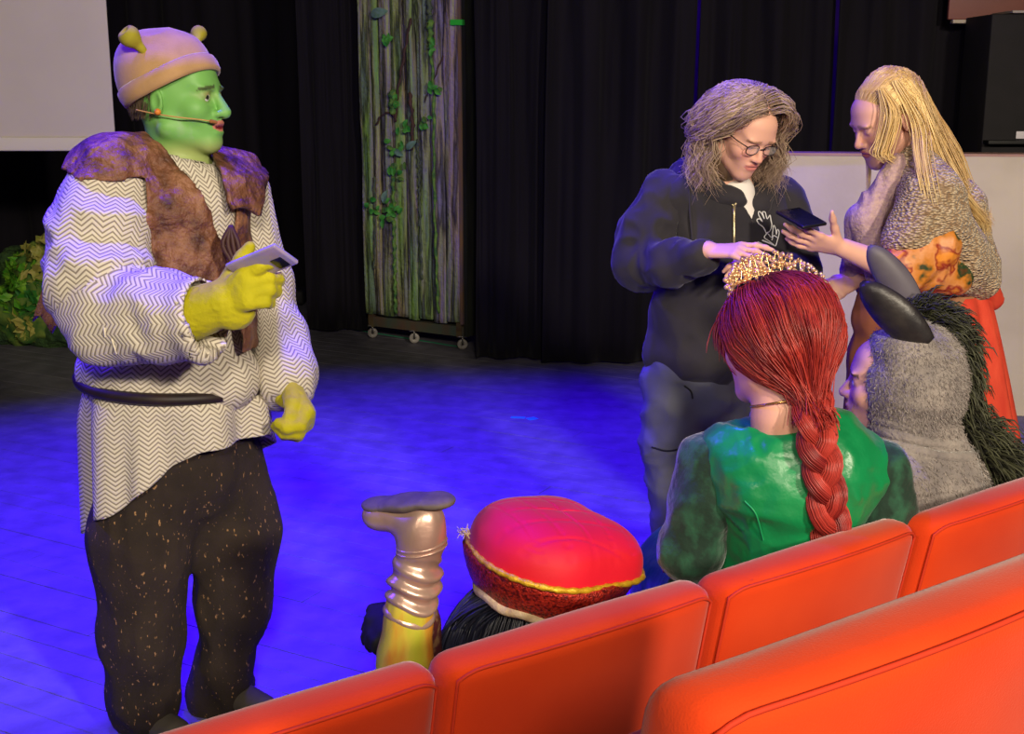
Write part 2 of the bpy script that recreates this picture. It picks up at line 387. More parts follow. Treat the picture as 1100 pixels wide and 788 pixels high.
# ---- dark equipment at the right, behind the low wall
def pbox(name, p0, p1, Y, t, m, parent=None, r=.006):
    a = W(*p0, Y); b = W(*p1, Y); V, F = rbox(abs(b[0] - a[0]), t, abs(b[2] - a[2]), r, (3, 2, 3)); V = V + np.array([(a[0] + b[0]) / 2, Y + t / 2, (a[2] + b[2]) / 2])
    return MB().add(V, F).build(name, m, parent)
M_eq = mat('black_equipment', srgb(20, 18, 22), srgb(25, 22, 27), rough=0.8, bump=.1, bscale=120)
eqp = empty('equipment_cabinet', W(1100, 330, 6.9) * [1, 1, 0], 'tall black equipment cabinet behind the low wall at the right edge', 'cabinet')
a = W(1066, 15, 6.9); V, F = rbox(.9, .4, a[2], .008, (3, 2, 4)); MB().add(V + [a[0] + .45, 7.1, a[2] / 2], F).build('body', M_eq, eqp)
pbox('top_edge', (1088, 11), (1160, 14), 6.88, .3, mat('cabinet_edge', srgb(150, 140, 135), rough=.5), eqp, .003)
pbox('label_plate', (1092, 141), (1104, 149), 6.885, .01, mat('white_label', srgb(210, 205, 215), rough=.5), eqp, .002)
pbox('shelf_lip', (1062, 151), (1160, 155), 6.82, .09, mat('black_lip', (0.004, .004, .005), rough=.6), eqp, .003)
wpn = empty('wall_panel', W(1060, 10, 7.3), 'dark reddish wooden panel at the top right corner with pale lower edge', 'panel')
pbox('board', (1025, -70), (1200, 21), 7.3, .03, mat('maroon_wood', srgb(112, 62, 58), srgb(126, 72, 64), rough=.5, scale=(2, 2, 9)), wpn)
pbox('edge_strip', (1024, 21), (1200, 25), 7.29, .05, mat('pale_strip', srgb(178, 166, 150), rough=.6), wpn, .003)
tag(pbox('rear_flat', (1010, -80), (1230, 400), 7.75, .05, mat('dark_blue_black', srgb(22, 22, 38), srgb(26, 25, 42), rough=.7)), 'plain blue-black board standing behind the low wall at right', 'board')
# ---- black shoe-like weight at the foot of the left drape
wt = empty('stage_weight', G(308, 326), 'small black stage weight on the floor beside the left drape', 'weight')
V, F = rbox(.3, .2, .12, .03, (3, 3, 3)); MB().add(V + G(308, 326) + [0, 0, .06], F).build('block', mat('weight_black', (.008, .008, .01), rough=.7), wt)
V, F = cap_tube(spline([G(308, 326) + o for o in ([-.08, 0, .11], [-.05, 0, .2], [.05, 0, .2], [.08, 0, .11])], 12), .014); MB().add(V, F).build('handle', MATS['weight_black'], wt)
# ---- floor marks
M_cy = mat('cyan_tape', srgb(40, 190, 200), rough=.6); M_gt = mat('green_tape', srgb(40, 170, 120), rough=.6)
def flat_on_floor(name, a, b, w, m, label, cat):
    a = np.asarray(a); b = np.asarray(b); d = nrm(b - a); n = np.array([-d[1], d[0], 0]) * w / 2; z = np.array([0, 0, .0012])
    P = [a - n, b - n, b + n, a + n]; V = [p + z * .2 for p in P] + [p + z for p in P]
    return tag(mesh_np(name, V, box((0, 0, 0), (1, 1, 1))[1], m, None, False), label, cat)
flat_on_floor('tape_mark', G(549, 448), G(564, 448.5), .028, M_cy, 'short cyan tape dash on the blue-lit stage floor', 'tape')
flat_on_floor('tape_dot', G(569, 448.5), G(574, 450.5), .05, M_cy, 'small round cyan tape dot beside the cyan dash', 'tape')
flat_on_floor('floor_tape', G(381, 354), G(500, 373.5), .02, M_gt, 'thin green tape line on the floor under the painted panel', 'tape')
# ================================================================== painted wooden panel on casters
fa = G(396, 362); fb = G(501, 375.5); fd = nrm(fb - fa); fn = np.array([fd[1], -fd[0], 0])      # fn points to the camera
flat = empty('painted_panel', (fa + fb) / 2, 'tall painted bark-like wooden panel with green vines, standing on casters', 'stage set')
Lf = np.linalg.norm(fb - fa); zb0 = 0.17
M_plank = mat('painted_bark', srgb(128, 122, 150), srgb(176, 186, 112), rough=0.75, scale=(26, 26, 1.6), lo=.3, hi=.72, detail=6, bump=.7, bscale=35, bdist=.02, vc=True,
              extra=((.42, srgb(60, 54, 56)), (.5, srgb(150, 140, 118)), (.57, srgb(132, 120, 156))))
edges = [0, .115, .2, .33, .45, .56, .7, .83, 1.0]; tints = [(.9, .95, .85), (1, 1.05, .7), (.8, .85, .85), (1.05, 1, .8), (.8, .75, .85), (.9, .9, 1.05), (.95, .95, 1.15), (1.0, .92, 1.1)]
for i in range(8):
    e0, e1 = edges[i] * Lf + .002, edges[i + 1] * Lf - .002
    nu, nz = 12, 90; u = np.linspace(0, 1, nu); z = np.linspace(zb0 + .01 * math.sin(i * 3.), 4.0, nz); U, Z = np.meshgrid(u, z, indexing='ij')
    wob = .009 * noise(np.stack([Z * 2.3, Z * 0 + i, Z * 0], -1), 21); wob1 = .009 * noise(np.stack([Z * 2.3, Z * 0 + i + 1, Z * 0], -1), 21)
    w0 = e0 + (wob if i else 0 * wob); w1 = e1 + (wob1 if i < 7 else 0 * wob)
    S = w0 + (w1 - w0) * U
    prof = .014 * np.sin(math.pi * U) ** .6 + .012 * fbm(np.stack([S * 38, Z * 1.7, Z * 0 + i], -1), 33)
    P = fa[None, None] + S[..., None] * fd + (0.03 + prof)[..., None] * fn; P[..., 2] = Z
    Pb = fa[None, None] + S[..., None] * fd + .012 * fn; Pb = Pb + 0 * P; Pb[..., 2] = Z
    idx = np.arange(nu * nz).reshape(nu, nz); n = nu * nz
    f = np.stack([idx[:-1, :-1], idx[1:, :-1], idx[1:, 1:], idx[:-1, 1:]], -1).reshape(-1, 4)
    ring = np.concatenate([idx[:, 0], idx[-1, 1:], idx[::-1, -1][1:], idx[0, ::-1][1:-1]]); r2 = np.roll(ring, -1)
    V = np.concatenate([P.reshape(-1, 3), Pb.reshape(-1, 3)])
    g = np.clip(fbm(np.stack([V[:, 0] * 14, V[:, 1] * 14, V[:, 2] * 1.1], -1), 50 + i) * .9 - .02 + .55 * (V[:, 2] < .9) * (.9 - V[:, 2]), 0, 1)[:, None]
    vc = np.array(tints[i]) * (1 - g) + np.array([.62, 1.35, .35]) * g
    mesh_np('plank', V, [np.concatenate([f, f[:, ::-1] + n, np.stack([ring, ring + n, r2 + n, r2], 1)])], M_plank, flat, True, vcol=vc)
M_frame = mat('set_frame_wood', srgb(70, 52, 36), srgb(92, 80, 50), rough=.8, scale=(5, 5, 20))
M_tfr = mat('set_rail_paint', srgb(60, 80, 66), srgb(84, 66, 50), rough=.8, scale=(9, 9, 4))
def on_flat(s, off, z): p = fa + fd * s + fn * off; return np.array([p[0], p[1], z])
def fbar(name, s0, s1, o0, o1, z0, z1, m):
    P = [on_flat(s0, o1, 0), on_flat(s1, o1, 0), on_flat(s1, o0, 0), on_flat(s0, o0, 0)]
    return mesh_np(name, [(p[0], p[1], z0) for p in P] + [(p[0], p[1], z1) for p in P], box((0, 0, 0), (1, 1, 1))[1], m, flat, False)
fbar('side_board', Lf + .001, Lf + .03, -.33, .03, .09, 4.0, mat('set_side_dark', srgb(24, 24, 20), srgb(40, 44, 30), rough=.9, scale=(20, 20, 3)))
fbar('back_board', 0, Lf, -.33, -.30, .09, 4.0, MATS['set_side_dark'])
fbar('base_rail', .02, Lf - .005, -.03, .02, .085, .15, M_tfr)
fbar('edge_batten', Lf - .012, Lf + .004, .03, .05, .17, 4.0, mat('batten_paint', srgb(120, 92, 66), srgb(96, 80, 90), rough=.8, scale=(10, 10, 5)))
for s in (.02, Lf - .06): fbar('corner_post', s, s + .04, -.03, .025, .08, .2, M_frame)
M_wheel = mat('caster_grey', srgb(150, 146, 140), srgb(120, 116, 112), rough=.4); M_fork = mat('caster_steel', srgb(110, 108, 106), rough=.35, metal=.8)
for s in (.035, Lf * .48, Lf - .03):
    c = on_flat(s, 0.0, .034); cs = empty('tmp', c, None, None); cs.name = 'caster'; cs.parent = flat; cs.matrix_parent_inverse = parent_inv(flat)
    t = np.linspace(0, 2 * math.pi, 20, endpoint=False); V, F = [], []
    prof = [(-.012, .008), (-.012, .03), (-.008, .034), (.008, .034), (.012, .03), (.012, .008)]
    ax_ = fn * .8 + fd * .6; sd = nrm(np.cross(ax_, [0, 0, 1]))
    for a_, r_ in prof: V += [c + ax_ * a_ + (sd * math.cos(q) + np.array([0, 0, 1]) * math.sin(q)) * r_ for q in t]
    k6 = len(prof); idx = np.arange(k6 * 20).reshape(k6, 20); j = np.roll(idx, -1, 1); i2 = np.roll(idx, -1, 0); j2 = np.roll(j, -1, 0)
    mesh_np('wheel', V, np.stack([idx, j, j2, i2], -1).reshape(-1, 4), M_wheel, cs)
    mb = MB()
    for sg in (-1, 1): mb.add(*cap_tube([c + ax_ * .018 * sg, c + ax_ * .018 * sg + [0, 0, .05]], .006, 6))
    mb.add(*rbox(.06, .05, .008, .002, (2, 2, 2)))
    mb.V[-1] = mb.V[-1] + c + [0, 0, .051]; mb.build('fork', M_fork, cs)
# vines, leaves, twigs, tape on the panel
def FPt(px, py, off=.06):
    """point of the panel front seen at a pixel"""
    o = np.array([0, 0, CAM_H]); r = ray(px, py); t = ((fa + fn * off - o) @ fn) / (r @ fn); return o + r * t
M_vine = mat('vine_green', srgb(50, 96, 54), srgb(110, 150, 60), rough=.7, scale=(30, 30, 30), bump=.5, bscale=80)
M_vine2 = mat('vine_dark', srgb(56, 70, 70), srgb(84, 96, 70), rough=.7, scale=(30, 30, 30)); M_twig = mat('twig_brown', srgb(84, 58, 50), srgb(60, 44, 44), rough=.8, scale=(20, 20, 20))
M_leaf = mat('leaf_green', srgb(44, 130, 50), srgb(92, 170, 70), rough=.55, scale=(25, 25, 25)); M_leaf2 = mat('leaf_grey', srgb(120, 150, 140), srgb(90, 130, 110), rough=.55, scale=(25, 25, 25))
def vine(pts, r, m, name='vine', n=60, twist=.006):
    P = spline([FPt(*p) for p in pts], n); t = np.arange(n)
    P += .004 * np.stack([np.sin(t * 1.3), np.cos(t * 1.7), 0 * t], 1)
    V, F = cap_tube(P, r * (1 + .3 * np.sin(t * 2.4) + .15 * np.sin(t * .7)), 7); return MB().add(V, F).build(name, m, flat)
vine([(461, -40), (462, 10), (463, 55), (466, 100), (466, 160), (467, 230), (469, 290), (471, 336)], .009, M_vine)
vine([(461, -30), (461, 5), (462, 20)], .016, M_vine2, n=20); vine([(462, 22), (463, 52)], .018, M_vine, n=14)
vine([(448, 150), (450, 190), (451, 230), (453, 300)], .008, M_vine2); vine([(402, 190), (403, 240), (402, 288)], .006, M_vine2, n=30)
vine([(422, 190), (423, 240), (424, 290), (425, 336)], .011, M_vine); vine([(422, 98), (421, 110), (423, 122)], .022, M_vine, n=16)
vine([(441, 20), (434, 60), (427, 100), (425, 130)], .008, M_twig, 'twig', 30); vine([(404, 134), (410, 124), (418, 121), (426, 126)], .006, M_twig, 'twig', 16)
vine([(440, 100), (443, 130), (442, 160)], .011, M_twig, 'twig', 20); vine([(476, 60), (466, 85), (456, 110)], .004, M_twig, 'twig', 16)
def leaf(p, L, wd, dirv, m, name='leaf', bend=.25):
    d = nrm(dirv); s = nrm(np.cross(d, fn)); nU = 7; V = []
    for i in range(nU):
        t = i / (nU - 1); w = wd * math.sin(math.pi * min(t * .92 + .06, 1)) ** .8
        for q in (-1, -.5, 0, .5, 1): V.append(p + d * L * t + s * w * q + fn * (.012 + bend * L * (t * (1 - t)) * 1.5 + .3 * abs(q) * w))
    idx = np.arange(nU * 5).reshape(nU, 5); f = np.stack([idx[:-1, :-1], idx[1:, :-1], idx[1:, 1:], idx[:-1, 1:]], -1).reshape(-1, 4)
    n = len(V); V = np.array(V); V = np.concatenate([V, V - fn * .002])
    return mesh_np(name, V, np.concatenate([f, f[:, ::-1] + n]), m, flat)
for (px, py, n, sp) in ((417, 40, 7, 5), (424, 185, 10, 8), (410, 225, 12, 11), (422, 230, 8, 9), (434, 135, 5, 5), (457, 130, 6, 5), (425, 160, 7, 7), (465, 48, 5, 4), (423, 108, 6, 4), (466, 95, 5, 4)):
    for k in range(n):
        a_ = random.uniform(0, 6.28); p = FPt(px + random.gauss(0, sp * .6), py + random.gauss(0, sp * .6), .07)
        leaf(p, random.uniform(.035, .06), random.uniform(.012, .02), fd * math.cos(a_) + np.array([0, 0, math.sin(a_)]), M_leaf if random.random() < .8 else MATS['vine_green'])
for (px, py, L, a_) in ((400, 16, .13, .15), (438, 160, .09, .6), (413, 218, .09, 1.2), (434, 167, .08, 2.6)): leaf(FPt(px, py, .07), L, L * .24, fd * math.cos(a_) + np.array([0, 0, math.sin(a_)]), M_leaf2)
p0 = FPt(484, 20, .06); p1 = FPt(497, 28, .06)
o = MB().add(*box((0, 0, 0), (1, 1, 1))).build('green_tape_patch', mat('bright_green_tape', srgb(50, 190, 60), rough=.6), flat, False)
q = [FPt(484, 27, .055), FPt(497, 27, .055), FPt(497, 21, .055), FPt(484, 21, .055)]
for i, v in enumerate(o.data.vertices): v.co = Vector(q[i % 4] + fn * (.004 if i >= 4 else -.02))
# ================================================================== mossy log with bushes, left
M_moss = mat('moss', srgb(34, 60, 36), srgb(62, 92, 40), rough=.9, scale=(14, 14, 14), bump=.8, bscale=45, bdist=.03)
logp = empty('mossy_bank', G(42, 372), 'mossy green log bank with leafy tufts behind the man at the left edge', 'stage prop')
la = G(-20, 374) + [0, .25, .12]; lb = G(92, 382) + [0, .25, .09]
V, F = solid([rc(la, lb, .16, .12), rc(la + [.1, .1, .1], la * .5 + lb * .5 + [0, .1, .02], .17, .14), el(la + [.15, .1, .3], (.16, .14, .2))], .06, .022)
Nn = vnormals(V, F); V = V + Nn * (.03 * fbm(V * 9, 3))[:, None]; mesh_np('log', V, F, M_moss, logp)
M_tuft = [mat('tuft_a', srgb(60, 140, 30), srgb(120, 170, 40), rough=.6, scale=(18, 18, 18)), mat('tuft_b', srgb(140, 150, 60), srgb(170, 160, 80), rough=.6, scale=(18, 18, 18)), mat('tuft_c', srgb(30, 100, 40), srgb(56, 120, 36), rough=.6, scale=(18, 18, 18))]
def bush_leaves(c, r, n, L, m, parent, name='foliage'):
    mb = MB()
    for k in range(n):
        d = nrm(rng.normal(size=3)); p = np.asarray(c) + d * r * (.75 + .35 * rng.random()); t = nrm(np.cross(d, rng.normal(size=3))); s = nrm(np.cross(t, d)) ; w = L * .3; up = d * L * .3
        mb.add([p, p + t * L * .5 + s * w + up, p + t * L + up * 1.5, p + t * L * .5 - s * w + up], [(0, 1, 2, 3)])
    return mb.build(name, m, parent, False)
for (px, py, r, mi, n) in ((46, 285, .12, 1, 160), (30, 292, .09, 0, 110), (62, 272, .11, 1, 130), (22, 318, .1, 0, 120), (40, 322, .1, 2, 120), (30, 345, .08, 1, 70), (52, 310, .11, 0, 140), (72, 300, .12, 1, 120)):
    c = W(px, py, 7.95); bush_leaves(c, np.array([r, r, r]) * 1.0, n, .085, M_tuft[mi], logp)
V, F = solid([el(W(48, 300, 8.0), (.2, .12, .26)), el(W(35, 340, 8.0), (.25, .14, .2)), el(W(66, 300, 8.0), (.16, .12, .25))], .08, .03); V = V + vnormals(V, F) * (.04 * fbm(V * 10, 6))[:, None]
mesh_np('leafy_mound', V, F, mat('leafy_mound', srgb(40, 90, 34), srgb(110, 130, 50), rough=.9, scale=(12, 12, 12)), logp)
# ================================================================== theatre seats
M_seat = mat('orange_upholstery', srgb(202, 54, 9), srgb(212, 62, 13), rough=.85, scale=(5, 5, 5), bump=.25, bscale=420, bdist=.002, sheen=.25, spec=.2)
M_pipe = mat('seat_piping', srgb(196, 48, 14), rough=.8); M_smetal = mat('seat_frame_black', (.012, .012, .014), rough=.45)
sr = nrm([0.442, 0.312, 0]); sn = np.array([-sr[1], sr[0], 0])    # along the row, towards the stage
def theatre_seat(c, z_floor, label, w=.525, top=.85, curve=.35, turn=0.0, up=True):
    """c: middle of the backrest's top rear edge"""
    ca, sa = math.cos(turn), math.sin(turn); r_ = sr * ca + sn * sa; n_ = sn * ca - sr * sa
    base = np.array([c[0], c[1], 0]) + n_ * .2 + np.array([0, 0, z_floor]); t = empty('theatre_seat', base, label, 'seat', 'orange theatre seats')
    rec = .2; hb = .58; th = .085
    V, F = rbox(w, th, hb, .032, (18, 3, 10))
    def place(V):
        x, y, z = V[:, 0], V[:, 1], V[:, 2]; zz = z - hb / 2
        y2 = y + th / 2 + curve * x * x + (-zz) * rec + .012 * np.cos(x / w * math.pi) * (y < 0) * -1
        ztop = zz + .018 * np.cos(x / w * math.pi * .9) * (zz > -.3)
        P = np.array([c[0], c[1], 0]) + x[:, None] * r_ + y2[:, None] * n_; P[:, 2] = z_floor + top + ztop - .018; return P
    mesh_np('backrest', place(V), F, M_seat, t)
    x = np.linspace(-w / 2 + .012, w / 2 - .012, 40); e = w / 2 - np.abs(x); zc = hb / 2 - .012 - np.where(e < .05, (.05 - e) ** 2 * 9, 0)
    xs = np.concatenate([[x[0]] * 1, x, [x[-1]]]); zs = np.concatenate([[-.2], zc, [-.2]])
    seam = np.stack([np.concatenate([np.full(12, x[0]), x, np.full(12, x[-1])]), np.full(64, -th / 2 + .003), np.concatenate([np.linspace(-.25, zc[0] - .01, 12), zc, np.linspace(zc[-1] - .01, -.25, 12)])], 1)
    V, F = tubes(place(seam), .0028, 6); mesh_np('piping', V, F, M_pipe, t)
    V, F = rbox(w - .02, .46, .12, .045, (8, 8, 3)); V = V if not up else np.stack([V[:, 0], -V[:, 2] - .05 + .2 * V[:, 1], V[:, 1] - .03], 1); P = base + np.outer(V[:, 0], r_) + np.outer(V[:, 1] + .16, n_); P[:, 2] = z_floor + .4 + V[:, 2] + .03 * V[:, 1]; mesh_np('seat_cushion', P, F, M_seat, t)
    for s in (-1, 1):
        V, F = rbox(.04, .3, .34, .012, (2, 3, 3)); P = base + np.outer(V[:, 0] + s * .2, r_) + np.outer(V[:, 1] + .1, n_); P[:, 2] = z_floor + .17 + V[:, 2]; mesh_np('leg', P, F, M_smetal, t)
    return t
p_r1 = G(486, 712, .85); step = (G(1000, 556, .85) - p_r1) / 2
seat_labels = ['orange theatre seat cut by the bottom edge below the standing man', 'orange theatre seat directly behind the red cushion hat', 'orange theatre seat directly behind the person in the green satin gown', 'orange theatre seat behind the person in the grey furry animal suit']
for i, lab in enumerate(seat_labels):
    theatre_seat(p_r1 + step * (i - .5) - sn * .015 , 0.0, lab, turn=[0, 0, .02, .04][i], up=i < 2)
RISE = .34
nc = G(1150, 605, 1.19) * .45 + G(690, 790, 1.19) * .55
theatre_seat(nc + sr * .1 - sn * .03, RISE, 'large orange theatre seat closest to the camera in the lower right corner', w=.58, top=.86, curve=.3, up=False)
tag(slab(nc - sr * 3 - sn * -.0, nc + sr * 3, -2.2, 0, RISE, 'floor_riser', M_sub), kind='structure')
# ================================================================== people: shared builders
def head_prims(M, c, s=1.0, ears=True, jaw=1.0, mouth_open=0.0, nose=1.0):
    """add-list, sub-list and late-add list in world space; local axes right, forward, up"""
    A = [el((0, -.012, .03), (.077, .098, .09)), el((0, .026, -.03), (.062, .07, .088)), el((0, .055, .045), (.058, .04, .045))]
    A += [rc((sg * .052 * jaw, .0, -.062), (sg * .012, .07, -.099), .022, .019) for sg in (-1, 1)]
    A += [el((0, .074, -.098), (.024 * jaw, .02, .02)), el((0, .079, .021), (.05, .018, .012))]
    A += [el((sg * .04, .062, -.026), (.026, .027, .026)) for sg in (-1, 1)] + [el((0, .075, -.062), (.034, .024, .024))]
    S = [el((sg * .032, .1, .002), (.018, .017, .0125)) for sg in (-1, 1)]
    B = [rc((0, .089 + .005 * (nose - 1) * 4, .012), (0, .111 + .02 * (nose - 1), -.031 - .012 * (nose - 1)), .0072 * nose, .0105 * nose), el((0, .106 + .02 * (nose - 1), -.035 - .012 * (nose - 1)), np.array((.011, .012, .0095)) * nose)]
    B += [el((sg * .0125 * nose, .099 + .01 * (nose - 1), -.0355 - .012 * (nose - 1)), (.0085, .012, .008)) for sg in (-1, 1)]
    B += [el((sg * .032, .081, .003), (.0158, .0135, .0125)) for sg in (-1, 1)]                        # lids over the eyeballs
    B += [el((sg * .032, .0925, .0195), (.019, .0065, .0045), frame((0, 1, 0), (sg * -.15, 0, 1))) for sg in (-1, 1)]
    B += [el((sg * .008, .0955, -.0575), (.016, .0085, .0058)) for sg in (-1, 1)] + [el((0, .094, -.0705 - mouth_open), (.02, .0085, .0068))]
    S2 = [el((0, .104, -.064 - mouth_open / 2), (.023, .008, .0014 + mouth_open * .5))]
    S2 += [el((sg * .006, .106, -.0445), (.0038, .006, .003)) for sg in (-1, 1)]
    if ears:
        B += [el((sg * .079, -.012, -.008), (.008, .02, .031), frame((sg * .35, 1, -.12))) for sg in (-1, 1)]
        S2 += [el((sg * .089, -.008, -.004), (.006, .011, .018), frame((sg * .35, 1, -.12))) for sg in (-1, 1)]
    T = lambda L: [xf(p, M, c, s) for p in L]
    return T(A), T(S), T(B), T(S2)
def apply_head(F, H, neck=None):
    A, S, B, S2 = H
    F.adds(A, .022)
    if neck: F.adds(neck, .03)
    for p in S: F.sub(p, .012)
    F.adds(B, .007)
    for p in S2: F.sub(p, .004)
def eyes(M, c, s, parent, open_=1.0, iris=(70, 90, 60), gaze=(0, 0)):
    """a pair of eyeballs with iris and pupil, one mesh each"""
    if 'eyeball' not in MATS: mat('eyeball', (1, 1, 1), vc=True, rough=.15, spec=.6)
    for sg in (-1, 1):
        V, F = sphere((0, 0, 0), .0128, 18, 14); g = nrm((gaze[0], 1, gaze[1])); d = V / .0128 @ g
        vc = np.where((d > .965)[:, None], (.01, .01, .01), np.where((d > .87)[:, None], srgb(*iris), srgb(225, 220, 215)))
        mesh_np('eye', (V + [sg * .032, .0818, .0005]) * s @ M.T + c, F, MATS['eyeball'], parent, True, vcol=vc)
def open_lids(H, M, c, s, amt=.006):
    """carve the lid opening"""
    for sg in (-1, 1): H[3].append(xf(el((sg * .032, .099, -.0005), (.0135, .0085, amt)), M, c, s))
def hand_prims(M, c, curl=(.5, .5, .5, .5), spread=.1, thumb=(.6, .4), right=True, s=1.0, fat=1.0):
    """wrist at c; local axes: x across (thumb side), y towards the fingertips, z back of the hand. M columns = those axes"""
    A = [rc((-.018, .02, 0), (-.02, .085, .002), .016 * fat, .0155 * fat, ((0, 0, 1), .8)), rc((.012, .02, 0), (.022, .088, .002), .017 * fat, .0155 * fat, ((0, 0, 1), .8)), rc((0, .0, 0), (0, .08, .002), .022, .02 * fat, ((0, 0, 1), .72))]
    lens = [(.042, .026, .021), (.046, .03, .023), (.043, .028, .022), (.034, .021, .019)]; tips = []
    for i in range(4):
        x = .029 - .0192 * i; p = np.array([x, .092 - .004 * abs(i - 1.2), .003]); a = 0.0; sp = spread * (1.5 - i) / 1.5; r = (.0098, .0102, .0096, .0085)[i] * fat
        for j, L in enumerate(lens[i]):
            a += curl[i] * (.75, 1.05, .7)[j]
            d = np.array([math.sin(sp) * math.cos(a), math.cos(sp) * math.cos(a), -math.sin(a)]); q = p + d * L
            A.append(rc(p, q, r * (1 - .06 * j), r * (.94 - .08 * j))); p = q
        tips.append(p)
    p = np.array([.022, .028, -.006]); out, cl = thumb
    for j, (L, r) in enumerate(((.04, .014), (.032, .0112), (.026, .0102))):
        a = out - cl * .5 * j; d = nrm((math.sin(a), math.cos(a), -.25 - cl * .55 * (j + .3))); q = p + d * L; A.append(rc(p, q, r * fat, r * .9 * fat)); p = q
    tips.append(p)
    return [xf(q, M, c, s) for q in A], [t * s @ M.T + c for t in tips]
def hframe(fingers, back):
    """columns: across, fingers, back for a right hand seen with thumb on +x = fingers x back"""
    y = nrm(fingers); z = nrm(np.asarray(back, float) - y * (np.asarray(back, float) @ y)); x = np.cross(y, z); return np.stack([x, y, z], 1)
def flip(M): M = M.copy(); M[:, 0] *= -1; return M
def folds(V, F, amp, scale, seed=0, aniso=(1, 1, 1), mask=None):
    """crease a garment along its normals"""
    N = vnormals(V, F); q = V * scale * np.asarray(aniso); q = q + .6 * np.stack([noise(q * .6 + 7, seed), noise(q * .6 + 19, seed + 1), noise(q * .6 + 31, seed + 2)], -1)
    n = 1 - 2 * np.abs(noise(q, seed + 4)); n = n * .7 + .5 * noise(q * .5, seed + 5)
    if mask is not None: n = n * mask(V)
    return V + N * (amp * n)[:, None]
def garment(name, ps, parent, m, k=.04, h=.009, amp=.008, fscale=9, aniso=(1, 1, .6), subs=(), ks=.01, seed=0, it=2, mask=None, uvparts=None, post=None, **kw):
    V, F = solid(ps, k, h, subs, ks, it); V = folds(V, F, amp, fscale, seed, aniso, mask); V = folds(V, F, amp * .42, fscale * 2.1, seed + 17, aniso, mask)
    if post is not None: V = post(V)
    uv = cloth_uv(V, F, uvparts) if uvparts else None
    return mesh_np(name, V, F, m, parent, True, uv=uv, **kw)
def cloth_uv(V, F, parts):
    """parts: [(a, b, ref, radius)]: u runs round the axis a-b, v along it, in metres"""
    C = V[F].mean(1); best = np.full(len(C), 1e9); uv = np.zeros((len(F), F.shape[1], 2))
    for a, b, ref, R in parts:
        a = np.asarray(a, float); b = np.asarray(b, float); ax = nrm(b - a); L = np.linalg.norm(b - a); x = nrm(np.asarray(ref, float) - ax * (np.asarray(ref, float) @ ax)); y = np.cross(ax, x)
        t = np.clip((C - a) @ ax, 0, L); d = np.linalg.norm(C - a - t[:, None] * ax, axis=1) - R; m = d < best; best = np.where(m, d, best)
        if not m.any(): continue
        P = V[F[m]] - a; th = np.arctan2(P @ y, P @ x); t0 = np.arctan2((C[m] - a) @ y, (C[m] - a) @ x)[:, None]
        th = t0 + (th - t0 + math.pi) % (2 * math.pi) - math.pi
        uv[m] = np.stack([th * max(R, .06), P @ ax], -1)
    return uv
def skin_cols(V, M, c, s, base, lip, brow, flush=None, brow_on=True, eye_shadow=None):
    """flat face colouring by local position"""
    q = (V - c) @ M / s; vc = np.tile(np.array(base), (len(V), 1)); x, y, z = q.T
    front = y > .06
    if flush is not None:
        w = np.exp(-(((np.abs(x) - .042) / .02) ** 2 + ((z + .028) / .018) ** 2)) + .7 * np.exp(-((x / .012) ** 2 + ((z + .03) / .014) ** 2)); w = (w * (y > .03))[:, None].clip(0, 1); vc = vc * (1 - w) + np.array(flush) * w
    if eye_shadow is not None:
        w = (np.exp(-(((np.abs(x) - .032) / .017) ** 2 + ((z - .004) / .011) ** 2)) * front)[:, None].clip(0, 1); vc = vc * (1 - w) + np.array(eye_shadow) * w
    lm = front & (np.abs(x) < .0265) & (((z + .064) / .0125) ** 2 + (x / .0265) ** 2 < 1) & (y > .086); vc[lm] = lip
    if brow_on:
        bm = front & (np.abs(np.abs(x) - .033) < .021) & (np.abs(z - .0205 - .12 * (np.abs(x) - .033) * -1) < .0042); vc[bm] = brow
    return vc
def hair_tubes(name, P, r, m, parent, c0, c1, sides=4, taper=True):
    """P (n,K,3)"""
    n, K, _ = P.shape; t = np.linspace(0, 1, K); prof = np.where(t > .7, 1 - (t - .7) / .3 * .8, 1.0) if taper else np.ones(K)
    R = np.broadcast_to(np.asarray(r, float).reshape(-1, 1), (n, 1)) * prof[None]
    V, F = tubes(P, R, sides); w = np.clip(.5 + .55 * noise(P[:, K // 3] * 42, 5) + .22 * rng.normal(size=n), 0, 1)[:, None, None]; cc = np.array(c0) * (1 - w) + np.array(c1) * w
    vc = np.repeat(np.broadcast_to(cc, (n, K, 3)).reshape(-1, 3), sides, 0)
    return mesh_np(name, V, F, m, parent, True, vcol=vc)
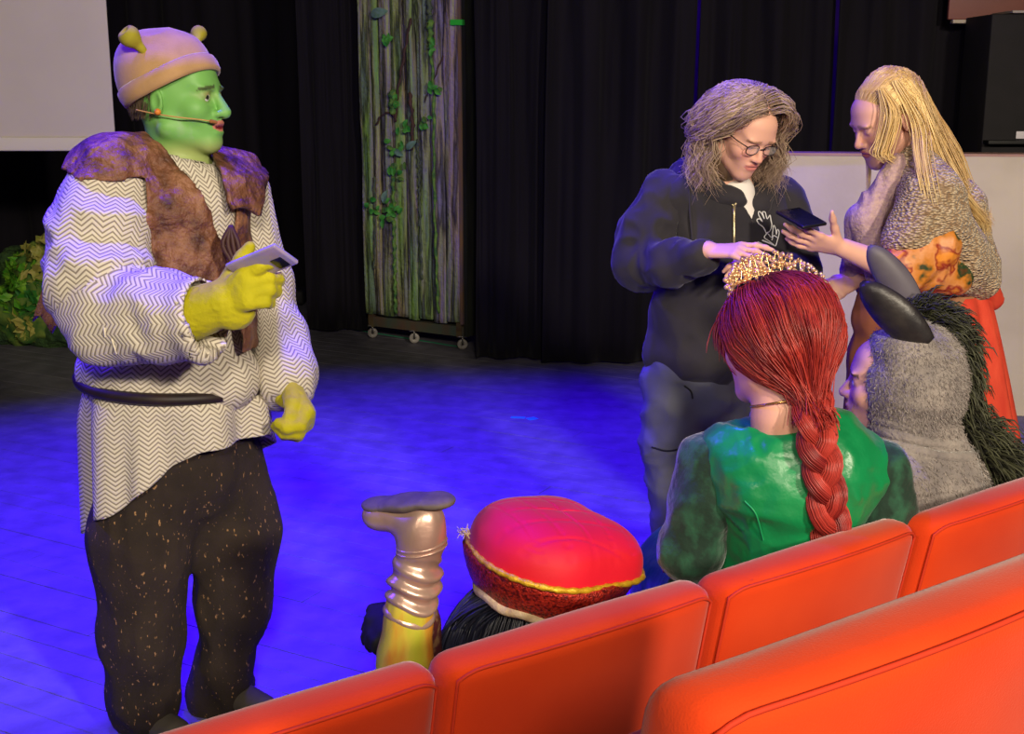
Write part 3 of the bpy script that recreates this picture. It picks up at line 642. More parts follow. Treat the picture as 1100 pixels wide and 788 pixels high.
def flow(roots, d0, length, K, grav, cols, inertia=.8, wave=0.0, wfreq=20., jitter=.0, seed=0):
    """grow strands from roots (n,3): they follow d0, fall along grav and slide over colliders [(centre, radii, frame)]"""
    n = len(roots); P = np.zeros((n, K, 3)); P[:, 0] = roots; d = d0 / (np.linalg.norm(d0, axis=1, keepdims=True) + 1e-9)
    st = np.broadcast_to(np.asarray(length, float).reshape(-1, 1), (n, 1)) / (K - 1); ph = rng.random((n, 1)) * 6.28; off = rng.random((n, 1)) * .014
    side = nrm_rows(np.cross(d, rng.normal(size=(n, 3))))
    for k in range(1, K):
        d = nrm_rows(d * inertia + np.asarray(grav) * (1 - inertia) + rng.normal(size=(n, 3)) * jitter)
        p = P[:, k - 1] + d * st
        for c, r, R in cols:
            r = np.asarray(r) ; q = (p - c) @ R / (r + off); L = np.linalg.norm(q, axis=1, keepdims=True); m = L < 1
            q2 = np.where(m, q / np.maximum(L, 1e-6), q) * (r + off); p = np.where(m, q2 @ R.T + c, p)
        d = nrm_rows(p - P[:, k - 1]); P[:, k] = P[:, k - 1] + d * st if False else p
    if wave:
        t = np.arange(K)[None, :, None] / (K - 1); s = np.asarray(length, float).reshape(-1, 1, 1) * t
        P = P + side[:, None] * wave * np.sin(s * wfreq + ph[:, None]) * np.clip(t * 3, 0, 1)
    return P
def nrm_rows(v): return v / (np.linalg.norm(v, axis=-1, keepdims=True) + 1e-9)
def scalp(n, cond):
    """unit directions on the skull in local axes that satisfy cond(d)"""
    out = []
    while len(out) < n:
        d = nrm_rows(rng.normal(size=(4 * n, 3))); out += list(d[cond(d)])
    return np.array(out[:n])
def fur(name, V, F, n, L, m, parent, c0, c1, lean=(0, 0, -1), mixn=.5, w=.0022, cond=None, seed=1):
    """short hairs standing on a surface"""
    C = V[F].mean(1); nn = nrm_rows(np.cross(V[F[:, 1]] - V[F[:, 0]], V[F[:, 2]] - V[F[:, 0]])); idx = np.arange(len(F))
    if cond is not None: idx = idx[cond(C)]
    ids = rng.choice(idx, n); a = rng.random((n, 1)); b = rng.random((n, 1)); f = V[F[ids]]
    p = (f[:, 0] * (1 - a) + f[:, 1] * a) * (1 - b) + (f[:, 3] * (1 - a) + f[:, 2] * a) * b; N = nn[ids]
    d = nrm_rows(N * mixn + np.asarray(lean) * (1 - mixn) + rng.normal(size=(n, 3)) * .28); s = nrm_rows(np.cross(d, rng.normal(size=(n, 3))))
    l = (L * (.6 + .8 * rng.random((n, 1)))); VV = np.stack([p - s * w, p + s * w, p + d * l * .6 + s * w * .6 + N * l * .1, p + d * l], 1).reshape(-1, 3)
    i = np.arange(n)[:, None] * 4; FF = np.concatenate([i + [[0, 1, 2]], i + [[0, 2, 3]]])
    q = rng.random((n, 1)); vc = np.repeat(np.array(c0) * (1 - q) + np.array(c1) * q, 4, 0); o = mesh_np(name, VV, FF, m, parent, True, vcol=vc); o['kind'] = 'stuff'; return o
M_hair = mat('hair', (1, 1, 1), vc=True, rough=.42, spec=.5)
M_skin = mat('skin', (1, 1, 1), vc=True, rough=.5, spec=.35)
SKIN = srgb(226, 172, 150); LIP = srgb(204, 128, 118); FLUSH = srgb(228, 158, 138)
def leg_chain(hip, knee, ank, r=(.075, .052, .035)): return chain([(hip, r[0]), (knee, r[1]), (ank, r[2])])
def foot(ank, d, L=.2): ank = np.asarray(ank); d = nrm(np.array([d[0], d[1], 0])); a = np.array([ank[0], ank[1], .035]); return [rc(a - d * .04, a + d * (L - .05), .036, .026, ((0, 0, 1), .9)), rc(ank, a, .035, .034)]
def shoe(name, ank, d, parent, m, L=.26):
    ank = np.asarray(ank); d = nrm(np.array([d[0], d[1], 0])); a = np.array([ank[0], ank[1], .048])
    ps = [rc(a - d * .055, a + d * (L - .1), .048, .04, ((0, 0, 1), .85)), rc(a + [0, 0, .06], a, .046, .05)]
    V, F = solid(ps, .03, .006); V[:, 2] = np.maximum(V[:, 2], .002); return mesh_np(name, V, F, m, parent)
def min_field(ps, q):
    return min(float(p.f(np.asarray(q)[None])[0]) for p in ps)
def surf_hit(ps, px, py, off=0.0):
    """first point of a set of primitives along a pixel's ray"""
    o = np.array([0, 0, CAM_H]); r = ray(px, py); t = 1.0; best = (1e9, None)
    for _ in range(120):
        q = o + r * t; d = min_field(ps, q) - off
        if d < best[0]: best = (d, q)
        if d < .0008 or t > 9: break
        t += max(d, .001) * .7
    return best[1]

def hang_hair(d, HM, hc, HS, open_deg, mid, end, K=14, wave=.006, wfreq=60, part=0.0, zmid=-.02, zend=(-.2, -.15), fwd=None, jit=.006, backdrop=0.0):
    """strands from scalp directions d: over the crown, down past a mid ring, to an end ring round the head; a gap of open_deg each side of the face"""
    n = len(d); root = (d * np.array([.08, .102, .094]) + [0, -.012, .03]) @ HM.T * HS + hc
    f = HM[:, 1] * [1, 1, 0] if fwd is None else np.asarray(fwd, float); f = nrm(f); r = nrm(np.cross(f, (0, 0, 1))); cen = hc + HM @ np.array([0, -.02, .0])
    az = np.arctan2(d[:, 0] - part, d[:, 1]); sg = np.where(d[:, 0] > part, 1, -1); rank = np.clip(np.abs(az) / math.pi, 0, 1); op = np.radians(open_deg); ph = sg * (op + (math.pi - op) * np.clip(rank + .1 * rng.normal(size=n), 0, 1))
    dr = np.cos(ph)[:, None] * f + np.sin(ph)[:, None] * r; fill = (.72 + .28 * rng.random((n, 1)) ** .6)
    def ring(ab, z, k=1.0): a, b = ab; return cen + (np.cos(ph) * b)[:, None] * f * fill * k + (np.sin(ph) * a)[:, None] * r * fill * k + np.array([0, 0, 1.]) * np.reshape(z, (-1, 1))
    ze = zend[0] + (zend[1] - zend[0]) * rng.random(n) - backdrop * np.clip(-np.cos(ph), 0, 1)
    nrm_w = nrm_rows(root - cen); up = root + nrm_w * .018 + dr * .03
    p2 = ring(mid, zmid); p1 = up * .45 + p2 * .55 + nrm_rows(up * .5 + p2 * .5 - cen) * .028
    p3 = ring(end, (zmid + ze) / 2, 1.06); p4 = ring(end, ze) + rng.normal(size=(n, 3)) * jit * 2
    C = np.stack([root, up, p1, p2, p3, p4], 1); C[:, 2:] += rng.normal(size=(n, 1, 3)) * jit; m = C.shape[1]
    P = np.stack([spline(C[i], K) for i in range(n)]); t = np.linspace(0, 1, K)[None, :, None]; sd = nrm_rows(np.cross(P[:, -1] - P[:, 0], rng.normal(size=(n, 3)))); clump = np.round(ph * 7)[:, None, None] * 1.7 + rng.normal(size=(n, 1, 1)) * .5
    return P + sd[:, None] * wave * .35 * np.sin(t * .3 * wfreq + clump) * t + r * wave * np.sin(t * .28 * wfreq + clump) * t

from mathutils.bvhtree import BVHTree
def mesh_hit(ob, px, py, off=0.0):
    """point of a built garment seen at a pixel, lifted by off along its normal"""
    if not hasattr(mesh_hit, 'c'): mesh_hit.c = {}
    if ob.name not in mesh_hit.c:
        me = ob.data; mesh_hit.c[ob.name] = BVHTree.FromPolygons([v.co for v in me.vertices], [p.vertices for p in me.polygons])
    t = mesh_hit.c[ob.name]; r = ray(px, py); h = t.ray_cast(Vector((0, 0, CAM_H)), Vector(r))
    if h[0] is None:
        h = t.find_nearest(Vector(W(px, py, 3.4)))
    return np.array(h[0]) - r / np.linalg.norm(r) * off
def patch(name, A, B, m, parent, nU=22, nW=16, bulge=.02, thick=.009, rough=.004, up=(0, 0, 1), seed=1):
    """thin curved sheet between two edge curves"""
    A = spline(A, nU); B = spline(B, nU); t = np.linspace(0, 1, nW)[None, :, None]; S = A[:, None] * (1 - t) + B[:, None] * t + np.asarray(up, float) * bulge * np.sin(math.pi * t)
    idx = np.arange(nU * nW).reshape(nU, nW); f = np.stack([idx[:-1, :-1], idx[1:, :-1], idx[1:, 1:], idx[:-1, 1:]], -1).reshape(-1, 4); V = S.reshape(-1, 3); N = vnormals(V, f); V = V + N * (rough * fbm(V * 28, seed))[:, None]; n = len(V)
    ring = np.concatenate([idx[:, 0], idx[-1, 1:], idx[::-1, -1][1:], idx[0, ::-1][1:-1]]); r2 = np.roll(ring, -1)
    return mesh_np(name, np.concatenate([V + N * thick / 2, V - N * thick / 2]), np.concatenate([f, f[:, ::-1] + n, np.stack([ring, ring + n, r2 + n, r2], 1)]), m, parent)
# ================================================================== standing man in green face paint
def build_man():
    Y0 = 3.05
    man = empty('person', G(198, 770), 'standing person in green face paint, brown vest and cream herringbone tunic, holding a phone', 'person')
    hf = nrm((.985, -.20, .06)); hc = W(190, 107, Y0); HM = frame(hf, (-.10, .05, 1)); HS = 1.04
    ch = nrm((.74, -.67, 0)); R_ = nrm(np.cross(ch, (0, 0, 1)))            # chest direction, his right
    neck0 = W(192, 172, Y0 + .02); sh_r = W(108, 205, Y0 - .13); sh_l = W(258, 205, Y0 + .15)
    el_r = W(96, 338, Y0 - .26); wr_r = W(226, 330, Y0 - .40); el_l = W(292, 330, Y0 + .12); wr_l = W(308, 425, Y0 + .0)
    hip_r = W(152, 505, Y0 - .05); hip_l = W(236, 500, Y0 + .08); kn_r = W(146, 640, Y0 - .08); kn_l = W(254, 620, Y0 + .05)
    an_r = G(152, 782) + [0, 0, .09]; an_l = G(244, 757) + [0, 0, .09]
    # --- body
    H = head_prims(HM, hc, HS, jaw=1.1, mouth_open=.008, nose=1.22); open_lids(H, HM, hc, HS, .0034)
    neck = [rc(hc + HM @ [0, -.02, -.05], neck0, .062, .07)]
    torso = [rc(W(188, 225, Y0), W(190, 350, Y0), .13, .13), rc(W(190, 350, Y0), W(192, 480, Y0), .13, .14), rc(sh_r, sh_l, .06, .06), rc(neck0, W(188, 225, Y0), .07, .12)]
    ps = torso + chain([(sh_r, .055), (el_r, .045), (wr_r, .032)]) + chain([(sh_l, .055), (el_l, .042), (wr_l, .032)]) + leg_chain(hip_r, kn_r, an_r) + leg_chain(hip_l, kn_l, an_l) + foot(an_r, ch) + foot(an_l, ch)
    lo, hi = bounds(ps + H[0] + H[2]); lo[2] = max(lo[2], 0)
    F = Field(lo, hi, .014, [(hc - .15, hc + [.16, .16, .14], .0032)]).adds(ps, .03); apply_head(F, H, neck)
    V, Q = F.mesh(); V = relax(V, Q, 1, .35)
    green = srgb(118, 178, 92); vc = skin_cols(V, HM, hc, HS, green, srgb(206, 130, 112), srgb(84, 104, 58), eye_shadow=srgb(150, 140, 96))
    q = (V - hc) @ HM / HS; st = np.clip(fbm(q * 55, 4), 0, 1)[:, None] * ((q[:, 1] < .055) & (q[:, 1] > -.03) & (q[:, 2] < -.03) & (q[:, 2] > -.09))[:, None]; vc = vc * (1 - .5 * st) + np.array(srgb(146, 176, 140)) * .5 * st; nk_ = np.clip((-.085 - q[:, 2]) / .03, 0, 1)[:, None]; vc = vc * (1 - nk_) + np.array(srgb(158, 176, 106)) * nk_
    mouth = (np.abs(q[:, 0]) < .02) & (np.abs(q[:, 2] + .0675) < .0035) & (q[:, 1] > .07); vc[mouth] = srgb(120, 30, 34)
    mesh_np('body', V, Q, M_skin, man, vcol=vc); eyes(HM, hc, HS, man, gaze=(.5, -.1), iris=(58, 62, 44))
    L = lambda p: np.asarray(p, float) * HS @ HM.T + hc
    # teeth
    V, Q = rbox(.026, .006, .005, .002, (4, 2, 2)); mesh_np('teeth', L(V + [0, .086, -.0635]), Q, mat('teeth', srgb(225, 215, 195), rough=.3), man)
    # short dark hair under the cap
    d = scalp(500, lambda d: (d[:, 2] < .1) & (d[:, 2] > -.45) & (d[:, 1] < -.05)); root = d * np.array([.079, .1, .092]) + [0, -.012, .02]
    P = np.stack([root + np.outer(np.full(500, t), [0, -.004, -.022]) + d * .003 * t for t in (0, .5, 1)], 1); hair_tubes('hair', P @ HM.T * HS + hc, .0011, M_hair, man, srgb(60, 48, 36), srgb(110, 86, 60), 3)
    # --- knit cap: crown, rolled cuff, two small horns
    CM = HM @ np.array(Matrix.Rotation(math.radians(27), 3, 'X'))          # sits low at the back
    cc = hc + HM @ np.array([0, -.004, .032]) * HS
    C = lambda p: xf(p, CM, cc, 1.0)
    M_cap = mat('cap_knit', srgb(186, 148, 104), srgb(172, 136, 96), rough=.9, scale=(20, 20, 20), bump=.25, bscale=350, sheen=.3, bdist=.003)
    crown = [C(el((0, -.008, .034), (.092, .112, .094))), C(el((0, -.03, .095), (.056, .06, .052))), C(rc((0, -.004, .0), (0, -.006, .03), .094, .092, ((1, 0, 0), .93)))]
    V, Q = solid(crown, .04, .005, [C(bxs((0, 0, -.07), (.2, .2, .066), None, .005))], .006); V = folds(V, Q, .005, 16, 5)
    cap = mesh_np('knit_cap', V, Q, M_cap, man)
    th = np.linspace(0, 2 * math.pi, 49); ring = np.stack([np.sin(th) * .0945, np.cos(th) * .113 - .006, .012 - .012 * np.cos(th) + .002 * np.sin(th * 3)], 1) @ CM.T + cc
    prof = np.array([(-.004, -.02), (.006, -.023), (.011, -.015), (.013, 0), (.011, .015), (.005, .021), (-.004, .018)]); nr = nrm_rows(ring - cc); V = []
    for i in range(49): V += [ring[i] + nr[i] * a + CM[:, 2] * b for a, b in prof]
    idx = np.arange(49 * 7).reshape(49, 7); j = np.roll(idx, -1, 1); f = np.stack([idx[:-1], j[:-1], j[1:], idx[1:]], -1).reshape(-1, 4); mesh_np('cuff', V, f, M_cap, cap)
    M_horn = mat('horn_felt', srgb(168, 160, 40), srgb(150, 142, 36), rough=.8, scale=(20, 20, 20))
    for a, b, e in ((W(158, 60, Y0 - .06), W(151, 51, Y0 - .075), W(139, 39, Y0 - .09)), (W(211, 46, Y0 + .07), W(212.5, 41, Y0 + .085), W(213.5, 36, Y0 + .1))):
        ax = nrm(e - b); big = .0235 if e[1] < Y0 else .018
        V, Q = solid([rc(a - ax * .02, b, .0085, .0085), rc(b, e, .0085, big * .9), el(e, (big,) * 3)], .01, .003, [el(e + ax * big * 1.0, (big * .62,) * 3)], .006); mesh_np('horn', V, Q, M_horn, cap)
    # --- headset microphone
    M_mic = mat('mic_beige', srgb(196, 150, 90), rough=.5)
    mic = MB(); pts = [L((.082, -.06, -.02)), L((.089, -.01, -.032)), L((.083, .04, -.042)), L((.06, .085, -.05)), L((.046, .1, -.054))]
    mic.add(*cap_tube(spline(pts, 24), .0016, 6)); ms = mic.build('headset_boom', M_mic, man); V, Q = solid([rc(L((.046, .1, -.054)), L((.037, .107, -.056)), .0048, .0042)], .002, .0015); mesh_np('microphone', V, Q, mat('mic_foam', srgb(150, 96, 50), rough=.9), ms)
    V, Q = solid([el(L((.093, -.003, -.028)), .008)], .002, .002); mesh_np('ear_clip', V, Q, mat('mic_clip', srgb(214, 128, 50), rough=.5), ms)
    # --- tunic: blouse with sleeves, belt, uneven skirt
    m = bpy.data.materials.new('herringbone_knit'); m.use_nodes = True; nt = m.node_tree; b = nt.nodes['Principled BSDF']; N = nt.nodes.new; Lk = nt.links.new
    uvn = N('ShaderNodeUVMap'); uvn.uv_map = 'UVMap'; sx = N('ShaderNodeSeparateXYZ'); Lk(uvn.outputs[0], sx.inputs[0])
    def mth(op, a, bb, c=None):
        nd = N('ShaderNodeMath'); nd.operation = op
        for i, v in enumerate((a, bb, c)):
            if v is None: continue
            if isinstance(v, (int, float)): nd.inputs[i].default_value = v
            else: Lk(v, nd.inputs[i])
        return nd.outputs[0]
    pp = mth('PINGPONG', sx.outputs[0], .0215); v2 = mth('ADD', sx.outputs[1], mth('MULTIPLY', pp, .8)); fr = mth('PINGPONG', mth('MULTIPLY', v2, 1 / .0112), .5)
    rp = N('ShaderNodeValToRGB'); rp.color_ramp.elements[0].position = .12; rp.color_ramp.elements[0].color = (*srgb(142, 132, 120), 1); rp.color_ramp.elements[1].position = .25; rp.color_ramp.elements[1].color = (*srgb(218, 210, 194), 1)
    Lk(fr, rp.inputs[0]); Lk(rp.outputs[0], b.inputs['Base Color']); b.inputs['Roughness'].default_value = .9; b.inputs['Specular IOR Level'].default_value = .15
    bp = N('ShaderNodeBump'); bp.inputs['Strength'].default_value = .5; bp.inputs['Distance'].default_value = .004; Lk(fr, bp.inputs['Height']); Lk(bp.outputs[0], b.inputs['Normal']); M_knit = m
    tor = [rc(W(186, 228, Y0), W(186, 300, Y0), .158, .165), rc(W(186, 300, Y0), W(184, 385, Y0), .165, .175), el(W(178, 400, Y0), (.2, .18, .07)), el(W(238, 408, Y0 - .05), (.09, .1, .07)), el(W(140, 392, Y0 - .05), (.1, .12, .06)), rc(sh_r * .8 + sh_l * .2 + [0, 0, .0], sh_l * .85 + sh_r * .15, .085, .075), rc(neck0 - [0, 0, .035], W(188, 215, Y0), .07, .12)]
    up = np.array([0, 0, 1.])
    tun = garment('tunic', tor, man, M_knit, k=.06, h=.011, amp=.009, fscale=8, aniso=(1, 1, .5), seed=3, subs=[rc(neck0 + ch * .01 + [0, 0, .015], neck0 + ch * .01 + [0, 0, .12], .088, .11)], uvparts=[(W(186, 430, Y0), W(186, 180, Y0), R_, .18)])
    s_up = [(sh_r + [.02, 0, .0], .09), (W(108, 255, Y0 - .18), .096), (W(107, 305, Y0 - .24), .098), (W(116, 340, Y0 - .28), .09)]
    s_lo = [(W(116, 340, Y0 - .28), .088), (W(165, 341, Y0 - .33), .084), (W(214, 340, Y0 - .38), .088)]
    def post_r(V):   # cloth bag sagging under the forearm
        t = np.clip((V[:, 2] - W(150, 350, Y0 - .3)[2]) / -.08, 0, 1); V = V.copy(); V[:, 2] -= .006 * t; return V
    cutR = nrm(W(222, 338, Y0 - .39) - W(160, 348, Y0 - .33)); cR = frame(cutR)
    slR = garment('sleeve', chain(s_up) + chain(s_lo), tun, M_knit, k=.05, h=.009, amp=.017, fscale=7.5, aniso=(1, 1, 1.2), seed=8, it=2, post=post_r,
            subs=[bxs(W(225, 340, Y0 - .395) + cutR * .1, (.2, .1, .2), cR, .004), rc(W(208, 340, Y0 - .375), W(236, 339, Y0 - .40), .07, .084)], uvparts=[(s_up[2][0], s_up[0][0], ch, .105), (s_lo[2][0], s_lo[0][0], up, .095)])
    mb = MB()
    for a, b in (((112, 352), (113, 362)), ((120, 364), (125, 380))):
        mb.add(*cap_tube([mesh_hit(slR, *a, .002), (mesh_hit(slR, *a, .004) + mesh_hit(slR, *b, .004)) / 2, mesh_hit(slR, *b, .006)], .0022, 5))
    mb.build('loose_thread', mat('pale_thread', srgb(226, 218, 196), rough=.8), slR)
    s_l = [(sh_l, .07), (W(284, 300, Y0 + .14), .062), (W(298, 360, Y0 + .1), .066), (W(306, 404, Y0 + .03), .074), (W(308, 424, Y0), .062)]
    cutL = nrm(s_l[-1][0] - s_l[-2][0])
    garment('sleeve', chain(s_l), tun, M_knit, k=.04, h=.009, amp=.008, fscale=13, seed=12, subs=[bxs(W(309, 432, Y0) + cutL * .1, (.2, .1, .2), frame(cutL, (1, 0, 0)), .004)], uvparts=[(s_l[3][0], s_l[0][0], ch, .07)])
    # white undershirt collar
    th = np.linspace(0, 2 * math.pi, 40); nc = neck0 + ch * .004 + [0, 0, -.004]; ring = nc + np.outer(np.cos(th), ch) * .076 + np.outer(np.sin(th), R_) * .078; ring[:, 2] += -.018 * np.cos(th)
    V, Q = tubes(ring, .011, 8); V[:, 2] = nc[2] + (V[:, 2] - nc[2]) * 1.3; mesh_np('collar', V, Q, mat('white_cotton', srgb(232, 226, 216), rough=.85), tun)
    # skirt of the tunic: loft round the hips with an uneven hem
    nT, nV = 96, 30; th = np.linspace(0, 2 * math.pi, nT, endpoint=False); V = []; bc = W(186, 402, Y0 + .01)
    # angle 0 = towards +X in the picture, growing towards the camera side
    hem_px = {0: 462, 35: 462, 62: 462, 80: 478, 100: 505, 118: 528, 140: 540, 165: 566, 190: 574, 230: 560, 300: 520, 360: 462}
    hk = np.array(sorted(hem_px)); hv = np.array([hem_px[k] for k in hk])
    zpix = lambda py: W(180, py, Y0)[2]
    for i, t in enumerate(th):
        dg = math.degrees(t); hp = np.interp(dg, hk, hv); zh = zpix(hp); dirx = np.array([math.cos(t), -math.sin(t), 0])
        for j in range(nV):
            s = j / (nV - 1); zt_ = bc[2] - .03 * math.cos(t); z = zt_ + (zh - zt_) * s; drop = zt_ - z
            left = max(0, -math.cos(t)); r0 = .2 + .016 * min(s * 4, 1) + drop * (.06 - .11 * left)
            fold = (.013 + .09 * drop) * math.sin(t * 7 + 1.2 * math.sin(t * 2)) + drop * .2 * math.exp(-((dg - 97) / 8) ** 2)
            r = r0 + fold * min(1, s * 3); V.append(bc + dirx * r * np.array([1.0, .92, 1]) + [0, 0, z - bc[2]])
    V = np.array(V); idx = np.arange(nT * nV).reshape(nT, nV); jn = np.roll(idx, -1, 0); f = np.stack([idx[:, :-1], idx[:, 1:], jn[:, 1:], jn[:, :-1]], -1).reshape(-1, 4)
    n_ = len(V); Nn = vnormals(V, f); Vi = V - Nn * .006; rim = np.stack([idx[:, -1], idx[:, -1] + n_, jn[:, -1] + n_, jn[:, -1]], 1)
    V2 = np.concatenate([V, Vi]); f2 = np.concatenate([f, f[:, ::-1] + n_, rim]); mesh_np('tunic_skirt', V2, f2, M_knit, tun, uv=cloth_uv(V2, f2, [(bc - [0, 0, .4], bc, R_, .22)]))
    th = np.linspace(0, 2 * math.pi, 61); belt = bc + np.stack([np.cos(th) * .222 - .004, -np.sin(th) * .206, -.012 + .005 * np.sin(th * 2) - .02 * np.cos(th)], 1)
    V, Q = tubes(belt, .015, 8); mesh_np('belt', V, Q, mat('belt_leather', srgb(30, 22, 22), srgb(44, 30, 26), rough=.55, scale=(20, 20, 20)), tun)
    # --- brown scaly vest
    M_vest = mat('vest_leather', srgb(78, 46, 34), srgb(150, 104, 76), rough=.55, scale=(16, 16, 16), lo=.36, hi=.64, detail=7, bump=.9, bscale=42, bdist=.02, spec=.5, extra=((.5, srgb(122, 78, 54)),))
    vt = [rc(W(188, 232, Y0), W(186, 300, Y0), .178, .186), rc(W(186, 300, Y0), W(188, 400, Y0), .186, .19), rc(sh_r * .88 + sh_l * .12 + [0, 0, .03], sh_l * .95 + sh_r * .05 + [0, 0, .02], .1, .082), rc(neck0 - [0, 0, .0], W(188, 215, Y0), .075, .14),
          el(W(232, 355, Y0 - .06), (.1, .1, .1)), rc(s_up[0][0] + [0, 0, .004], s_up[1][0], .106, .112), rc(neck0 + [0, 0, -.01], W(130, 182, Y0 - .1), .075, .045), rc(neck0 + [0, 0, -.02], W(262, 192, Y0 + .1), .06, .036)]
    lo, hi = bounds(vt); F = Field(lo, hi, .0068).adds(vt, .05); P = F.grid(); d = F.d
    rough = .012 * noise(P * 34, 5) + .012 * noise(P * 15, 15); d = np.maximum(d + rough * .6, -(d + rough * .6 + .014))
    lx = (P - neck0) @ R_; ly = (P - neck0) @ ch; lz = P[..., 2] - neck0[2]; rag = .006 * noise(P * 30, 8)
    vneck = np.maximum(np.abs(lx + .005) - (.078 + (lz) * .33) , -ly - .0) * .9 + rag * .3; vneck = np.where(lz > -.31, vneck, np.abs(lx + .005) + .006)   # opening, then a slit below
    d = np.maximum(d, -np.where(ly > 0, vneck, 1))
    armR = np.maximum(rc(sh_r + [-.03, -.03, .0], W(88, 330, Y0 - .24), .152, .15).f(P), P[..., 2] - (W(112, 190, Y0 - .15)[2] + .35 * (sh_r[0] - .02 - P[..., 0]) * (P[..., 0] < sh_r[0]) + rag * 1.5)); armR = np.minimum(armR, rc(sh_r + [-.02, -.02, -.12], W(92, 330, Y0 - .22), .11, .115).f(P) + rag); armL = rc(sh_l + [.02, 0, -.05], W(292, 330, Y0 + .14), .078, .09).f(P) + rag
    d = np.maximum(d, -armR); d = np.maximum(d, -armL); d = np.maximum(d, -(rc(neck0 + [0, 0, -.02], neck0 + [0, 0, .2], .08, .1).f(P)))
    hemz = np.where(lx > .0, W(190, 303, Y0)[2], W(240, 372, Y0)[2]) - .05 * np.clip(-ly / .1, 0, 1); d = np.maximum(d, hemz + rag * 2 - P[..., 2]); F.d = d.astype(np.float32)
    V, Q = F.mesh(); vest = mesh_np('vest', relax(V, Q, 2, .4), Q, M_vest, man)
    patch('shoulder_flap', [W(222, 160, Y0 + .06), W(228, 168, Y0 - .02), W(240, 190, Y0 - .1), W(250, 225, Y0 - .13)], [W(262, 166, Y0 + .2), W(286, 184, Y0 + .14), W(286, 196, Y0 + .04), W(279, 232, Y0 - .03)], M_vest, vest, bulge=.012, rough=.006, seed=4)
    # lacing tassel at the front, loose back flap
    a0 = W(248, 243, Y0 - .19); mb = MB()
    for k in range(4): mb.add(*cap_tube(spline([a0 + [0, 0, 0], a0 + [.012 * (k - 1.5), -.012, -.04], a0 + [.006 * (k - 1.5) + .01, -.012, -.085], a0 + [.012 * (k - 1), -.008, -.13]], 12), .006, 6))
    mb.build('lacing', mat('lacing_brown', srgb(64, 36, 32), rough=.6), vest)
    P = np.array([W(58, 262, Y0 + .05), W(50, 300, Y0 + .05), W(40, 345, Y0 + .08), W(62, 352, Y0 + .05), W(100, 372, Y0 + .05), W(110, 300, Y0 + .06)]); n6 = len(P); V = np.concatenate([P, P + [0, .02, 0]]); f = [tuple(range(n6))]
    nU, nW = 14, 12; A = spline([W(62, 250, Y0 + .03), W(48, 300, Y0 + .05), W(34, 346, Y0 + .06)], nU); B = spline([W(120, 250, Y0 + .1), W(112, 310, Y0 + .1), W(104, 366, Y0 + .1)], nU); t = np.linspace(0, 1, nW)[None, :, None]
    S = A[:, None] * (1 - t) + B[:, None] * t; S[..., 1] += .02 * np.sin(t[..., 0] * 9) + .01 * noise(S * 25, 3); S[-1, :, 2] += .02 * np.sin(np.arange(nW) * 1.7)
    idx = np.arange(nU * nW).reshape(nU, nW); f = np.stack([idx[:-1, :-1], idx[1:, :-1], idx[1:, 1:], idx[:-1, 1:]], -1).reshape(-1, 4); V = S.reshape(-1, 3); n_ = len(V)
    ring = np.concatenate([idx[:, 0], idx[-1, 1:], idx[::-1, -1][1:], idx[0, ::-1][1:-1]]); r2 = np.roll(ring, -1)
    mesh_np('back_flap', np.concatenate([V, V + [0, .012, 0]]), np.concatenate([f, f[:, ::-1] + n_, np.stack([ring, ring + n_, r2 + n_, r2], 1)]), M_vest, vest)
    # --- baggy speckled trousers
    M_tr = mat('speckled_wool', srgb(40, 32, 28), srgb(54, 44, 36), rough=.95, scale=(9, 9, 9), bump=.4, bscale=160, bdist=.004)
    nt = M_tr.node_tree; N = nt.nodes.new; vr = N('ShaderNodeTexNoise'); vr.inputs['Scale'].default_value = 130; vr.inputs['Detail'].default_value = 2; geo = N('ShaderNodeNewGeometry'); mp = N('ShaderNodeMapping'); mp.inputs['Scale'].default_value = (1, 1, .45)
    nt.links.new(geo.outputs['Position'], mp.inputs[0]); nt.links.new(mp.outputs[0], vr.inputs['Vector']); r2_ = N('ShaderNodeValToRGB'); r2_.color_ramp.elements[0].position = .66; r2_.color_ramp.elements[1].position = .72; nt.links.new(vr.outputs['Fac'], r2_.inputs[0])
    mx = N('ShaderNodeMix'); mx.data_type = 'RGBA'; bs = nt.nodes['Principled BSDF']; src = bs.inputs['Base Color'].links[0].from_socket; nt.links.new(r2_.outputs[0], mx.inputs[0]); nt.links.new(src, mx.inputs[6]); mx.inputs[7].default_value = (*srgb(170, 130, 88), 1); nt.links.new(mx.outputs[2], bs.inputs['Base Color'])
    ps = [rc(W(186, 430, Y0), W(188, 500, Y0), .165, .17)] + chain([(W(164, 500, Y0 - .05), .12), (W(154, 580, Y0 - .08), .122), (W(153, 680, Y0 - .08), .094), (W(156, 752, Y0 - .06), .075), (an_r + [0, 0, .02], .07)]) + chain([(W(232, 490, Y0 + .08), .12), (W(250, 570, Y0 + .07), .118), (W(252, 650, Y0 + .06), .09), (W(242, 712, Y0 + .07), .072), (W(240, 742, Y0 + .09), .08)])
    def mk(V): return .8 + 1.1 * np.clip((.4 - V[:, 2]) / .3, 0, 1) + .5 * np.clip((V[:, 2] - .7) / .1, 0, 1)
    garment('trousers', ps, man, M_tr, k=.045, h=.01, amp=.012, fscale=8, aniso=(1.2, 1.2, .55), seed=31, mask=mk)
    M_sh = mat('grey_shoe', srgb(96, 90, 80), srgb(80, 74, 66), rough=.7); shoe('shoe', an_r, ch, man, M_sh); shoe('shoe', an_l, ch, man, M_sh)
    # --- gloves
    M_gl = mat('mustard_glove', srgb(170, 164, 6), srgb(190, 182, 16), rough=.8, scale=(14, 14, 14), bump=.25, bscale=90, sheen=.2)
